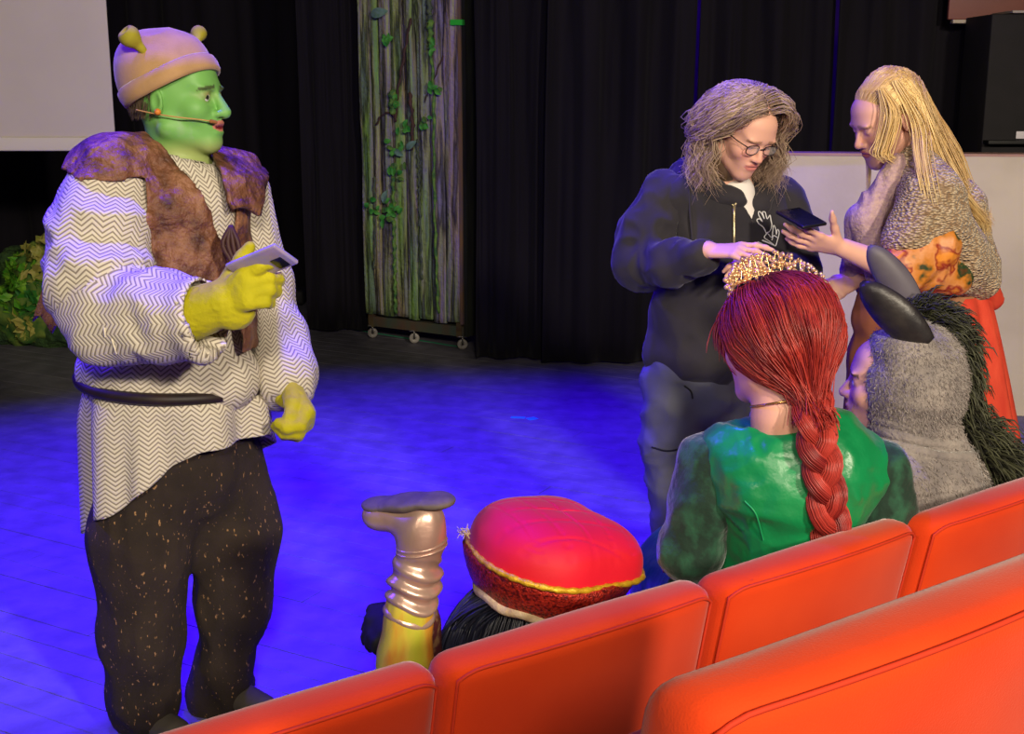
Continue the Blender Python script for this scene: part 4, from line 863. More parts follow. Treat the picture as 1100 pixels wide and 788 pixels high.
    fing = nrm(W(292, 300, Y0 - .46) - W(226, 325, Y0 - .40)); MR = hframe(fing, (-.15, -.9, .25))
    # right hand: x axis must point to the thumb (up)
    if MR[2, 0] < 0: MR = flip(MR)
    hp, tips = hand_prims(MR, W(229, 325, Y0 - .40), curl=(.2, .85, .95, 1.0), spread=.14, thumb=(.8, .05), s=1.06, fat=1.4)
    V, Q = solid(hp + [rc(wr_r - fing * .06, W(240, 325, Y0 - .4), .058, .05), el(W(250, 330, Y0 - .41), (.05, .036, .05))], .007, .004); V = folds(V, Q, .0016, 60, 2); mesh_np('glove', V, Q, M_gl, man)
    fl_ = nrm((.34, -.42, -.5)); ML = hframe(fl_, (.75, .25, .1)); hw = W(311, 414, Y0 - .005); 
    if ML[1, 0] > 0: ML = flip(ML)
    hp, tl = hand_prims(ML, hw, curl=(1.0, 1.1, 1.15, 1.15), spread=.08, thumb=(.3, .5), s=1.12, fat=1.55)
    V, Q = solid(hp + [rc(W(305, 405, Y0 + .01), W(311, 420, Y0 - .01), .042, .044)], .006, .004); V = folds(V, Q, .0016, 60, 6); mesh_np('glove', V, Q, M_gl, man)
    # --- phone in the hand (a thing of its own)
    pc = W(281, 283, Y0 - .44); ax = nrm(W(305, 276, Y0 - .5) - W(246, 300, Y0 - .42)); upn = nrm(np.cross(ax, (.0, -.75, -.7))); M3 = np.stack([ax, upn, np.cross(ax, upn)], 1)
    ph = empty('mobile_phone', pc, 'mobile phone in a lilac case held in the yellow-green glove', 'phone')
    V, Q = rbox(.15, .072, .011, .005, (6, 4, 2)); mesh_np('case', V @ M3.T + pc, Q, mat('lilac_case', srgb(150, 140, 190), srgb(170, 150, 180), rough=.25, scale=(20, 20, 20), coat=.4), ph)
    for sg in (-1, 1):
        V, Q = rbox(.128, .064, .001, .0004, (2, 2, 2)) if sg > 0 else rbox(.03, .03, .003, .001, (2, 2, 2)); mesh_np('screen' if sg > 0 else 'camera_bump', (V + ([0, 0, .0058] if sg > 0 else [.045, .012, -.0062])) @ M3.T + pc, Q, mat('phone_black', (.01, .01, .015), rough=.12, spec=.6), ph)
    return man
build_man()
# ================================================================== woman in the dark hoodie
def build_hoodie_woman():
    Y0 = 3.55
    w = empty('person', G(748, 690), 'standing person with wavy shoulder-length hair and glasses in a dark zipped hoodie, looking down', 'person')
    hf = nrm((.42, -.72, -.50)); hc = W(798, 140, Y0 - .04); HM = frame(hf, (.06, .0, 1)); HS = .92
    ch = nrm((.45, -.89, 0)); R_ = nrm(np.cross(ch, (0, 0, 1)))
    neck0 = W(783, 198, Y0 + .04); sh_r = W(712, 212, Y0 - .02); sh_l = W(838, 216, Y0 + .10)
    el_r = W(684, 285, Y0 - .06); wr_r = W(760, 269, Y0 - .26); el_l = W(858, 290, Y0 + .02); wr_l = W(822, 296, Y0 - .18)
    hip_r = W(728, 400, Y0 - .01); hip_l = W(776, 400, Y0 + .06); kn_r = W(724, 520, Y0 - .02); kn_l = W(780, 520, Y0 + .03); an_r = G(728, 690) + [0, 0, .08]; an_l = G(782, 684) + [0, 0, .08]
    H = head_prims(HM, hc, HS, jaw=.94)
    neck = [rc(hc + HM @ [0, -.025, -.05], neck0, .05, .055)]
    tc0 = W(770, 235, Y0 + .05); tc1 = W(758, 390, Y0 + .03)
    ps = [rc(tc0, tc1, .09, .085), rc(sh_r, sh_l, .05, .05), rc(neck0, tc0, .055, .09)] + chain([(sh_r, .045), (el_r, .036), (wr_r, .026)]) + chain([(sh_l, .045), (el_l, .036), (wr_l, .026)]) + leg_chain(hip_r, kn_r, an_r, (.055, .042, .03)) + leg_chain(hip_l, kn_l, an_l, (.055, .042, .03)) + foot(an_r, ch) + foot(an_l, ch)
    MR = hframe(nrm(W(806, 270, Y0 - .32) - wr_r), (-.05, -.45, .9))
    if MR[1, 0] > 0: MR = flip(MR)
    MR = flip(MR) if (MR[:, 0] @ np.array([.3, .9, .2])) < 0 else MR
    hr, _ = hand_prims(MR, wr_r, curl=(.2, .3, .38, .46), spread=.2, thumb=(.45, .4), s=.95, fat=.85)
    ML = hframe(nrm((-.5, -.6, .3)), (.3, -.3, .9)); hl, _ = hand_prims(ML, wr_l, curl=(.5, .5, .5, .5), s=.9, fat=.9)
    lo, hi = bounds(ps + H[0] + H[2] + hr); lo[2] = max(lo[2], 0)
    F = Field(lo, hi, .014, [(hc - .13, hc + .13, .0034), (wr_r - [.02, .12, .08], wr_r + [.17, .04, .06], .0045)]).adds(ps, .03); apply_head(F, H, neck); F.adds(hr, .008); F.adds(hl, .008)
    V, Q = F.mesh(); V = relax(V, Q, 1, .35); mesh_np('body', V, Q, M_skin, w, vcol=skin_cols(V, HM, hc, HS, SKIN, LIP, srgb(176, 132, 106), FLUSH))
    L = lambda p: np.asarray(p, float) * HS @ HM.T + hc
    # glasses
    g = MB(); th = np.linspace(0, 2 * math.pi, 33)
    for sg in (-1, 1):
        ring = np.stack([sg * .034 + .0235 * np.sign(np.cos(th)) * np.abs(np.cos(th)) ** .75, .105 - .004 * np.abs(np.cos(th)) + 0 * th, -.003 + .0155 * np.sign(np.sin(th)) * np.abs(np.sin(th)) ** .8], 1); g.add(*tubes(L(ring), .0015, 6))
        g.add(*tubes(L(spline([(sg * .059, .103, .006), (sg * .076, .06, .006), (sg * .081, .0, .004), (sg * .081, -.03, -.012)], 16)), .0016, 6))
    g.add(*tubes(L(spline([(-.009, .107, .002), (0, .111, .006), (.009, .107, .002)], 8)), .0018, 6)); gl = g.build('glasses', mat('glasses_frame', srgb(40, 32, 34), rough=.3), w)
    m = bpy.data.materials.new('lens_glass'); m.use_nodes = True; b = m.node_tree.nodes['Principled BSDF']; b.inputs['Alpha'].default_value = .1; b.inputs['Roughness'].default_value = .05
    for sg in (-1, 1):
        V, Q = sphere((0, 0, 0), (.0225, .0008, .0145), 20, 8); mesh_np('lens', L(V + [sg * .034, .1045, -.003]), Q, m, gl)
    # hair: shoulder length, wavy, parted at her left
    n = 4100; d = scalp(n, lambda d: (d[:, 2] > -.3) & ((d[:, 1] < .5) | (d[:, 2] > .66)) & (d[:, 1] < .78))
    P = hang_hair(d, HM, hc, HS, 62, (.122, .112), (.122, .108), K=13, wave=.018, wfreq=80, part=-.1, zmid=-.03, zend=(-.175, -.12), fwd=(.3, -.95, 0), jit=.008)
    V, Q = solid([xf(el((0, -.026, .034), (.083, .096, .093)), HM, hc, HS), rc(hc + [-.02, .05, .0], hc + [-.03, .06, -.08], .08, .075)], .03, .007)
    mesh_np('hair_cap', V, Q, M_hair, w, vcol=np.tile(srgb(96, 76, 58), (len(V), 1))); hair_tubes('hair', P, .0012, M_hair, w, srgb(128, 104, 86), srgb(206, 180, 154), 3)
    # hoodie
    M_ho = mat('hoodie_black', srgb(44, 42, 47), srgb(54, 51, 56), rough=.9, scale=(8, 8, 8), bump=.2, bscale=300, bdist=.002, sheen=.15, spec=.2)
    tor = [rc(W(752, 250, Y0 + .03), W(808, 256, Y0 + .09), .12, .115), rc(W(808, 250, Y0 + .09), W(772, 360, Y0 + .05), .115, .12), rc(W(768, 242, Y0 + .05), W(756, 330, Y0 + .04), .135, .135), rc(W(756, 330, Y0 + .04), W(746, 378, Y0 + .03), .135, .128), rc(sh_r + [.02, 0, -.005], sh_l - [.02, 0, .005], .066, .066), rc(neck0 + [0, 0, -.02], W(770, 240, Y0 + .05), .068, .12), el(W(750, 380, Y0 + .03), (.148, .14, .05)),
           el(W(760, 300, Y0 - .06), (.1, .07, .1))]
    subs = [xf(bxs((0, .11, .02), (.045, .1, .07), np.array(Matrix.Rotation(0, 3, 'X')), .02), frame(ch), neck0 + [0, 0, -.0])]
    nk = frame(ch); vcut = [xf(Prim(lambda P: np.maximum(np.maximum(np.abs(P[..., 0]) - (.05 + P[..., 2] * .56), -P[..., 1]), P[..., 2] - .2) * .85, (-.12, 0, -.15), (.12, .25, .2)), nk, neck0 + [0, 0, -.01])]
    hood_ = garment('hoodie', tor, w, M_ho, k=.05, h=.008, amp=.013, fscale=8, seed=41, subs=vcut, ks=.012)
    cut = nrm(wr_r - el_r)
    garment('sleeve', chain([(sh_r + [.01, 0, 0], .068), (W(694, 248, Y0 - .04), .064), (W(690, 283, Y0 - .07), .06), (W(724, 282, Y0 - .17), .053), (W(754, 273, Y0 - .24), .043)]), hood_, M_ho, k=.035, h=.007, amp=.015, fscale=12, seed=44, subs=[bxs(W(761, 271, Y0 - .262) + cut * .1, (.1, .1, .1), frame(cut), .004)])
    cut2 = nrm(wr_l - el_l)
    garment('sleeve', chain([(sh_l, .07), (W(854, 255, Y0 + .06), .06), (el_l, .055), (wr_l - cut2 * .03, .04)]), hood_, M_ho, k=.03, h=.008, amp=.008, fscale=12, seed=46)
    # hood lying round the neck, lapels
    th = np.linspace(.35, 2 * math.pi - .35, 40); cN = neck0 + [0, 0, .005]; rr = .088 + .045 * np.clip(-np.cos(th), 0, 1)
    ring = cN + np.outer(np.cos(th) * rr, ch) + np.outer(np.sin(th) * (rr + .012), R_); ring[:, 2] += .012 - .07 * np.clip(np.cos(th), 0, 1) + .01 * np.sin(3 * th)
    V, Q = solid([rc(ring[i], ring[i + 1], .026 + .016 * max(0, -math.cos(th[i])), .026 + .016 * max(0, -math.cos(th[i + 1]))) for i in range(39)], .02, .006); V = folds(V, Q, .007, 22, 9); mesh_np('hood', V, Q, M_ho, hood_)
    # t-shirt at the neck
    V, Q = solid([rc(neck0 + ch * .035 + [0, 0, -.02], neck0 + ch * .062 + [0, 0, -.1], .052, .05)], .02, .006); mesh_np('tshirt', V, Q, mat('tshirt_white', srgb(226, 220, 214), rough=.85), w)
    # zip with puller
    def on_chest(px, py, tor_=None, off=.0): return mesh_hit(tor_ or hood_, px, py, off * .35)
    zp = np.array([on_chest(788.5 + .0 * (y - 210), y, off=.012) for y in np.linspace(222, 292, 14)]); zp2 = spline(zp, 40)
    V, Q = tubes(zp2, .0042, 6); zt_ = mesh_np('zip', V, Q, mat('zip_brass', srgb(178, 164, 128), rough=.35, metal=.7), hood_)
    for a_, b_ in (((752, 172), (788, 221)), ((806, 186), (789, 221))):
        pts = np.array([on_chest(a_[0] + (b_[0] - a_[0]) * t, a_[1] + (b_[1] - a_[1]) * t, off=.012) for t in np.linspace(.25, 1, 8)]); V, Q = tubes(spline(pts, 24), .0038, 6); mesh_np('zip_lapel', V, Q, MATS['zip_brass'], zt_)
    V, Q = rbox(.008, .005, .03, .002, (2, 2, 2)); mesh_np('zip_puller', V + on_chest(789, 220, off=.016), Q, mat('zip_puller', srgb(190, 186, 180), rough=.3, metal=.8), zt_)
    # drawstring
    V, Q = tubes(spline([on_chest(*p, off=.008) for p in ((740, 200), (741, 225), (744, 258))], 20), .004, 6); mesh_np('drawstring', V, Q, M_ho, hood_)
    # white line print of two hands on the chest, two short bars under it
    M_pr = mat('print_white', srgb(214, 214, 214), rough=.8); pm = MB()
    def line(pts, r=.0016, n=26): pm.add(*tubes(spline([on_chest(*p, off=.010) for p in pts], n), r, 5))
    line([(823, 250), (820, 244), (815, 240), (813, 236), (816, 235), (819, 238), (815, 231), (815, 227), (818, 229), (821, 235), (819, 228), (822, 228), (824, 235), (827, 231), (828, 236), (829, 242), (827, 248), (823, 250)], n=60)
    line([(824, 250), (821, 255), (825, 258), (830, 262), (833, 264), (835, 258), (837, 250), (835, 246), (834, 252), (833, 245), (831, 242), (830, 249), (829, 255), (826, 252), (824, 250)], n=50)
    line([(829, 258), (831, 253), (835, 255)], n=10)
    line([(814, 260), (826, 266)], .0026, 8); line([(819, 258), (831, 263)], .0022, 8); line([(808, 262), (815, 268)], .0026, 8)
    pm.build('chest_print', M_pr, hood_)
    # hiking trousers, shoes
    M_t1 = mat('grey_trousers', srgb(84, 86, 100), srgb(98, 100, 112), rough=.75, scale=(5, 5, 5), bump=.15, bscale=250, bdist=.002); M_t2 = mat('black_trousers', srgb(24, 24, 30), srgb(32, 31, 38), rough=.8)
    tp = [rc(W(746, 385, Y0 + .03), W(748, 415, Y0 + .03), .118, .12)] + chain([(W(722, 410, Y0 - .02), .088), (W(720, 470, Y0 - .03), .08), (W(724, 540, Y0 - .03), .07), (W(728, 660, Y0 - .02), .062)]) + chain([(W(772, 410, Y0 + .06), .085), (W(776, 520, Y0 + .05), .07), (W(780, 655, Y0 + .03), .062)])
    tp = garment('trousers', tp, w, M_t1, k=.03, h=.009, amp=.013, fscale=10, aniso=(.8, .8, 1.4), seed=52)
    V, Q = tubes(spline([on_chest(*p, tor_=tp, off=.004) for p in ((735, 414), (742, 420), (744, 428))], 12), .0025, 5); mesh_np('pocket_seam', V, Q, M_t2, w)
    V, Q = tubes(spline([on_chest(*p, tor_=tp, off=.004) for p in ((700, 480), (718, 484), (740, 479))], 16), .003, 5); mesh_np('knee_seam', V, Q, M_t2, w)
    for a_ in (an_r, an_l): shoe('shoe', a_, ch, w, mat('dark_shoe', srgb(30, 28, 30), rough=.6), .24)
build_hoodie_woman()
# ================================================================== woman with long blond hair and shawl
def build_shawl_woman():
    Y0 = 3.62
    w = empty('person', G(1000, 690), 'standing person with long blond hair, beige knitted shawl and red skirt, holding out a phone', 'person')
    hf = nrm((-.88, -.20, -.40)); hc = W(954, 128, Y0); HM = frame(hf, (-.28, -.12, 1)); HS = .98
    neck0 = W(985, 188, Y0 + .02); sh_l = W(998, 205, Y0 - .16); sh_r = W(985, 205, Y0 + .17)
    el_l = W(962, 290, Y0 - .22); wr_l = W(905, 266, Y0 - .26); el_r = W(950, 300, Y0 + .1); wr_r = W(922, 298, Y0 - .04)
    ch = nrm((-.97, -.25, 0)); hip_l = W(1015, 405, Y0 - .08); hip_r = W(1000, 400, Y0 + .1); an_l = G(1005, 690) + [0, 0, .08]; an_r = G(985, 684) + [0, 0, .08]; kn_l = W(1000, 525, Y0 - .06); kn_r = W(985, 525, Y0 + .08)
    H = head_prims(HM, hc, HS, jaw=.94); neck = [rc(hc + HM @ [0, -.025, -.05], neck0, .048, .055)]
    ps = [rc(W(1000, 240, Y0), W(1012, 390, Y0), .09, .11), rc(sh_r, sh_l, .05, .05), rc(neck0, W(1000, 240, Y0), .055, .08)] + chain([(sh_l, .045), (el_l, .04), (wr_l, .026)]) + chain([(sh_r, .045), (el_r, .038), (wr_r, .026)]) + leg_chain(hip_l, kn_l, an_l, (.07, .048, .033)) + leg_chain(hip_r, kn_r, an_r, (.07, .048, .033)) + foot(an_l, ch) + foot(an_r, ch)
    fl_ = nrm(W(845, 252, Y0 - .30) - wr_l); ML = hframe(fl_, (-.1, -.72, -.6))
    if ML[2, 0] < 0: ML = flip(ML)
    hl, _ = hand_prims(ML, wr_l, curl=(.12, .18, .2, .26), spread=.16, thumb=(.85, -.1), s=.96, fat=.9)
    MR = hframe(nrm((-.8, -.3, -.35)), (.0, -.8, .4))
    if MR[2, 0] < 0: MR = flip(MR)
    hr, _ = hand_prims(MR, wr_r, curl=(.75, .85, .9, .9), spread=.06, thumb=(.4, .5), s=.86, fat=.92)
    lo, hi = bounds(ps + H[0] + H[2] + hl + hr); lo[2] = max(lo[2], 0)
    F = Field(lo, hi, .014, [(hc - .13, hc + .13, .0034), (wr_l - [.19, .1, .06], wr_l + [.05, .06, .09], .0045), (wr_r - [.14, .08, .09], wr_r + [.02, .05, .05], .005)]).adds(ps, .03); apply_head(F, H, neck); F.adds(hl, .008); F.adds(hr, .008)
    V, Q = F.mesh(); V = relax(V, Q, 1, .35); mesh_np('body', V, Q, M_skin, w, vcol=skin_cols(V, HM, hc, HS, SKIN, srgb(200, 116, 110), srgb(190, 146, 116), FLUSH))
    # hair swept behind the ear and down the back
    n = 3600; d = scalp(n, lambda d: (d[:, 2] > -.35) & ((d[:, 1] < .62) & (d[:, 2] > .02) | (d[:, 1] < .2) | (d[:, 2] > .36)) & (d[:, 1] < .93)); root = (d * np.array([.08, .102, .094]) + [0, -.012, .03]) @ HM.T * HS + hc; C = []
    for i in range(n):
        x, y, z = d[i]; u = rng.random(); j = rng.normal(size=3) * .008; sw = np.clip(abs(x) * 1.1, 0, 1); near = -.12 * x                       # her left is nearer the camera (local x<0)
        o1 = HM @ (nrm((x * .95, y * .45 - .6, max(z, -.1) * .75 + .12)) * np.array([.09, .112, .102]) + [0, -.012, .03]) * HS + hc; yo = Y0 + .02 + .13 * x
        o0 = HM @ (nrm(nrm(d[i]) * .62 + nrm((x * .95, y * .45 - .6, max(z, -.1) * .75 + .12)) * .38 + np.array([0, 0, .12])) * np.array([.088, .11, .102]) + [0, -.012, .03]) * HS + hc
        o2 = W(1002 + 18 * u - 8 * sw, 148 + 24 * sw, yo); o3 = W(1022 + 16 * u - 10 * sw, 190 + 10 * sw, yo - .03 * sw * (x < 0)) ; o4 = W(1044 + 16 * u, 232 + 8 * u, yo); o5 = W(1050 + 14 * u, 225 + 30 * rng.random(), yo)
        C.append(spline([root[i], o0, o1 + j * .3, o2 + j, o3 + j, o4 + j, o5 + j] if u < .75 else [root[i], o0, o1 + j * .3, o2 + j, o3 + j, o3 + j + [.02, 0, -.05]], 15))
    P = np.array(C)
    M_hr = M_hair; hair_tubes('hair', P, .0013, M_hr, w, srgb(190, 150, 92), srgb(238, 208, 146), 3)
    V, Q = solid([xf(el((0, -.022, .034), (.083, .098, .092)), HM, hc, HS)], .03, .006, [xf(el((0, .09, -.02), (.09, .07, .07)), HM, hc, HS)]); mesh_np('hair_cap', V, Q, M_hair, w, vcol=np.tile(srgb(176, 140, 92), (len(V), 1)))
    # locks in front of the ear and over the shoulder
    locks = []
    for k in range(110):
        j = rng.normal(size=3) * np.array([.011, .009, .006]); b = 0
        pts = [W(948, 96, Y0 - .085), W(958, 122, Y0 - .1), W(952, 150, Y0 - .1), W(948, 165, Y0 - .105), W(956, 172, Y0 - .11)] if k < 75 else [W(962, 88, Y0 - .08), W(985, 130, Y0 - .1), W(990, 165, Y0 - .17), W(996, 200, Y0 - .24), W(1003, 232, Y0 - .25)]
        q = np.array([p + j + rng.normal(size=3) * .0015 for p in pts]); q[0] -= j * .6; locks.append(spline(q, 16))
    for k in range(14):
        j = rng.normal(size=3) * .003; locks.append(spline([p + j for p in (W(938, 110, Y0 + .05), W(930, 150, Y0 + .06), W(933, 180, Y0 + .05), W(932, 205, Y0 + .04))], 16))
    hair_tubes('hair_locks', np.array(locks), .0014, M_hair, w, srgb(206, 168, 104), srgb(240, 212, 150), 4)
    # shawl: knitted wrap over the shoulders, long corner behind
    M_sw = mat('shawl_knit', srgb(206, 176, 140), srgb(228, 206, 172), rough=.95, scale=(60, 60, 130), lo=.4, hi=.6, bump=1.0, bscale=150, bdist=.014, sheen=.2)
    for mm in (M_sw,):
        nt = mm.node_tree; N = nt.nodes.new; vo = N('ShaderNodeTexVoronoi'); vo.inputs['Scale'].default_value = 92; mp = N('ShaderNodeMapping'); mp.inputs['Scale'].default_value = (1, 1, 2.0); ge = N('ShaderNodeNewGeometry'); nt.links.new(ge.outputs['Position'], mp.inputs[0]); nt.links.new(mp.outputs[0], vo.inputs['Vector'])
        bpn = [n for n in nt.nodes if n.bl_idname == 'ShaderNodeBump'][0]; bpn.invert = True; bpn.inputs['Distance'].default_value = .012; nt.links.new(vo.outputs['Distance'], bpn.inputs['Height'])
        bs = nt.nodes['Principled BSDF']; src = bs.inputs['Base Color'].links[0].from_socket; rp = N('ShaderNodeValToRGB'); rp.color_ramp.elements[0].position = .3; rp.color_ramp.elements[0].color = (1, 1, 1, 1); rp.color_ramp.elements[1].position = .62; rp.color_ramp.elements[1].color = (.42, .36, .32, 1); nt.links.new(vo.outputs['Distance'], rp.inputs[0])
        mx = N('ShaderNodeMix'); mx.data_type = 'RGBA'; mx.blend_type = 'MULTIPLY'; mx.inputs[0].default_value = 1; nt.links.new(src, mx.inputs[6]); nt.links.new(rp.outputs[0], mx.inputs[7]); nt.links.new(mx.outputs[2], bs.inputs['Base Color'])
    up_l = W(1003, 214, Y0 - .17)
    shw = [rc(W(984, 176, Y0 - .085), W(1006, 206, Y0 - .16), .046, .06), rc(W(992, 178, Y0 + .02), W(1018, 225, Y0 + .02), .07, .1), rc(W(990, 196, Y0 - .06), W(985, 196, Y0 + .14), .085, .08), rc(up_l, W(1000, 245, Y0 - .18), .07, .08), rc(W(992, 212, Y0 - .19), W(974, 258, Y0 - .22), .058, .062), rc(W(1004, 238, Y0 - .15), W(1030, 285, Y0 - .13), .085, .08), rc(W(1010, 235, Y0), W(1034, 290, Y0 - .02), .12, .1), rc(W(1030, 275, Y0 - .1), W(1062, 306, Y0 - .1), .075, .025), rc(W(1030, 290, Y0 + .05), W(1056, 304, Y0), .07, .03),
           rc(W(970, 205, Y0 + .06), W(945, 300, Y0 + .07), .07, .075), rc(W(982, 190, Y0 - .04), W(955, 250, Y0 - .06), .05, .06), rc(W(955, 250, Y0 - .04), W(936, 300, Y0 + .0), .06, .045)]
    garment('shawl', shw, w, M_sw, k=.04, h=.008, amp=.01, fscale=9, aniso=(1.1, 1.1, .7), seed=61)
    M_sc = mat('lavender_weave', srgb(170, 140, 150), srgb(196, 166, 160), rough=.95, scale=(70, 70, 110), bump=.8, bscale=150, bdist=.005)
    garment('scarf_front', [rc(W(968, 180, Y0 - .09), W(930, 235, Y0 - .08), .035, .048), rc(W(930, 235, Y0 - .08), W(914, 300, Y0 - .02), .048, .03), rc(W(930, 240, Y0 - .08), W(950, 300, Y0 - .1), .04, .045)], w, M_sc, k=.03, h=.0065, amp=.009, fscale=16, aniso=(1.5, 1.5, .5), seed=63)
    # patterned blouse sleeve at the elbow
    m = mat('floral_satin', srgb(110, 50, 20), srgb(226, 140, 50), rough=.45, scale=(13, 13, 17), lo=.3, hi=.7, detail=3, bump=.1, bscale=60, extra=((.4, srgb(30, 60, 34)), (.47, srgb(196, 120, 40)), (.56, srgb(214, 140, 80)), (.62, srgb(140, 36, 30))))
    garment('blouse_sleeve', [rc(W(1002, 262, Y0 - .21), W(968, 288, Y0 - .24), .07, .066), rc(W(968, 288, Y0 - .24), W(1026, 296, Y0 - .18), .052, .05)], w, m, k=.03, h=.0065, amp=.009, fscale=15, seed=66)
    garment('lilac_cuff', [rc(W(940, 300, Y0 + .02), W(926, 298, Y0 - .03), .036, .03)], w, M_sc, k=.02, h=.006, amp=.004, fscale=20, seed=68)
    # waist band, red skirt, brown front panel
    garment('waistband', [rc(W(1000, 306, Y0), W(1002, 314, Y0), .132, .135)], w, mat('waistband_tan', srgb(170, 120, 84), srgb(150, 100, 70), rough=.8, scale=(20, 20, 20)), h=.008, amp=.003)
    M_sk = mat('red_skirt', srgb(196, 56, 36), srgb(214, 74, 48), rough=.85, scale=(30, 30, 8), bump=.2, bscale=200, bdist=.003)
    nT, nV = 120, 40; th = np.linspace(0, 2 * math.pi, nT, endpoint=False); c0 = W(1006, 314, Y0); V = []
    for t in th:
        for j in range(nV):
            s = j / (nV - 1); z = c0[2] - (c0[2] - .09) * s; r = .135 + .078 * min(1, s * 2.2) ** .8 + .04 * s; fo = (.006 + .026 * min(1, s * 1.8)) * math.sin(t * 15 + 1.6 * math.sin(t * 3) + s * .8)
            V.append((c0[0] + .02 * s + (r + fo) * math.cos(t), c0[1] + (r + fo) * .92 * math.sin(t), z))
    V = np.array(V); idx = np.arange(nT * nV).reshape(nT, nV); jn = np.roll(idx, -1, 0); f = np.stack([idx[:, :-1], idx[:, 1:], jn[:, 1:], jn[:, :-1]], -1).reshape(-1, 4); f = f[:, ::-1]; n_ = len(V); Vi = V * [1, 1, 1] - vnormals(V, f) * .005
    sk = mesh_np('skirt', np.concatenate([V, Vi]), np.concatenate([f, f[:, ::-1] + n_, np.stack([idx[:, -1], jn[:, -1], jn[:, -1] + n_, idx[:, -1] + n_], 1)]), M_sk, w)
    garment('apron', [rc(W(942, 312, Y0 - .06), W(926, 380, Y0 - .02), .045, .05, ((1, 0, 0), .6)), rc(W(926, 380, Y0 - .02), W(918, 470, Y0 - .02), .05, .055, ((1, 0, 0), .6)), rc(W(918, 470, Y0 - .02), W(916, 640, Y0), .055, .06, ((1, 0, 0), .6)), rc(W(950, 305, Y0 - .04), W(935, 340, Y0 - .04), .06, .05)], w, mat('apron_brown', srgb(110, 58, 44), srgb(128, 72, 50), rough=.8, scale=(14, 14, 4)), k=.03, h=.009, amp=.008, fscale=12, aniso=(1.5, 1.5, .3), seed=69)
    V, Q = solid([rc(W(1048, 300, Y0 - .02), W(1066, 322, Y0), .05, .03)], .02, .008); mesh_np('red_hem', folds(V, Q, .006, 20, 3), Q, M_sk, w)
    for a_ in (an_l, an_r): shoe('shoe', a_, ch, w, mat('brown_shoe', srgb(60, 42, 34), rough=.6), .24)
    # the phone (a thing of its own)
    pc = W(860, 239, Y0 - .315) + np.array([0, 0, .012]); ax = nrm(W(871, 238, Y0 - .30) - W(839, 243, Y0 - .33)); fc = nrm(np.cross(ax, nrm((.38, .9, .22)))); up_ = nrm(np.cross(fc, ax)); M3 = np.stack([ax, up_, fc], 1)
    ph = empty('mobile_phone', pc, 'black mobile phone held out between the two standing people', 'phone')
    V, Q = rbox(.074, .135, .0095, .004, (4, 6, 2)); mesh_np('phone_body', V @ M3.T + pc, Q, mat('phone_shell', srgb(24, 24, 30), rough=.3), ph)
    for sg in (1,):
        V, Q = rbox(.068, .125, .001, .0004, (2, 2, 2)); mesh_np('screen', (V + [0, 0, .005]) @ M3.T + pc, Q, MATS['phone_black'], ph)
    V, Q = sphere((0, 0, 0), .004, 10, 6); mesh_np('camera_lens', (V + [-.03, -.055, -.005]) @ M3.T + pc, Q, mat('lens_grey', srgb(120, 120, 130), rough=.2), ph)
build_shawl_woman()
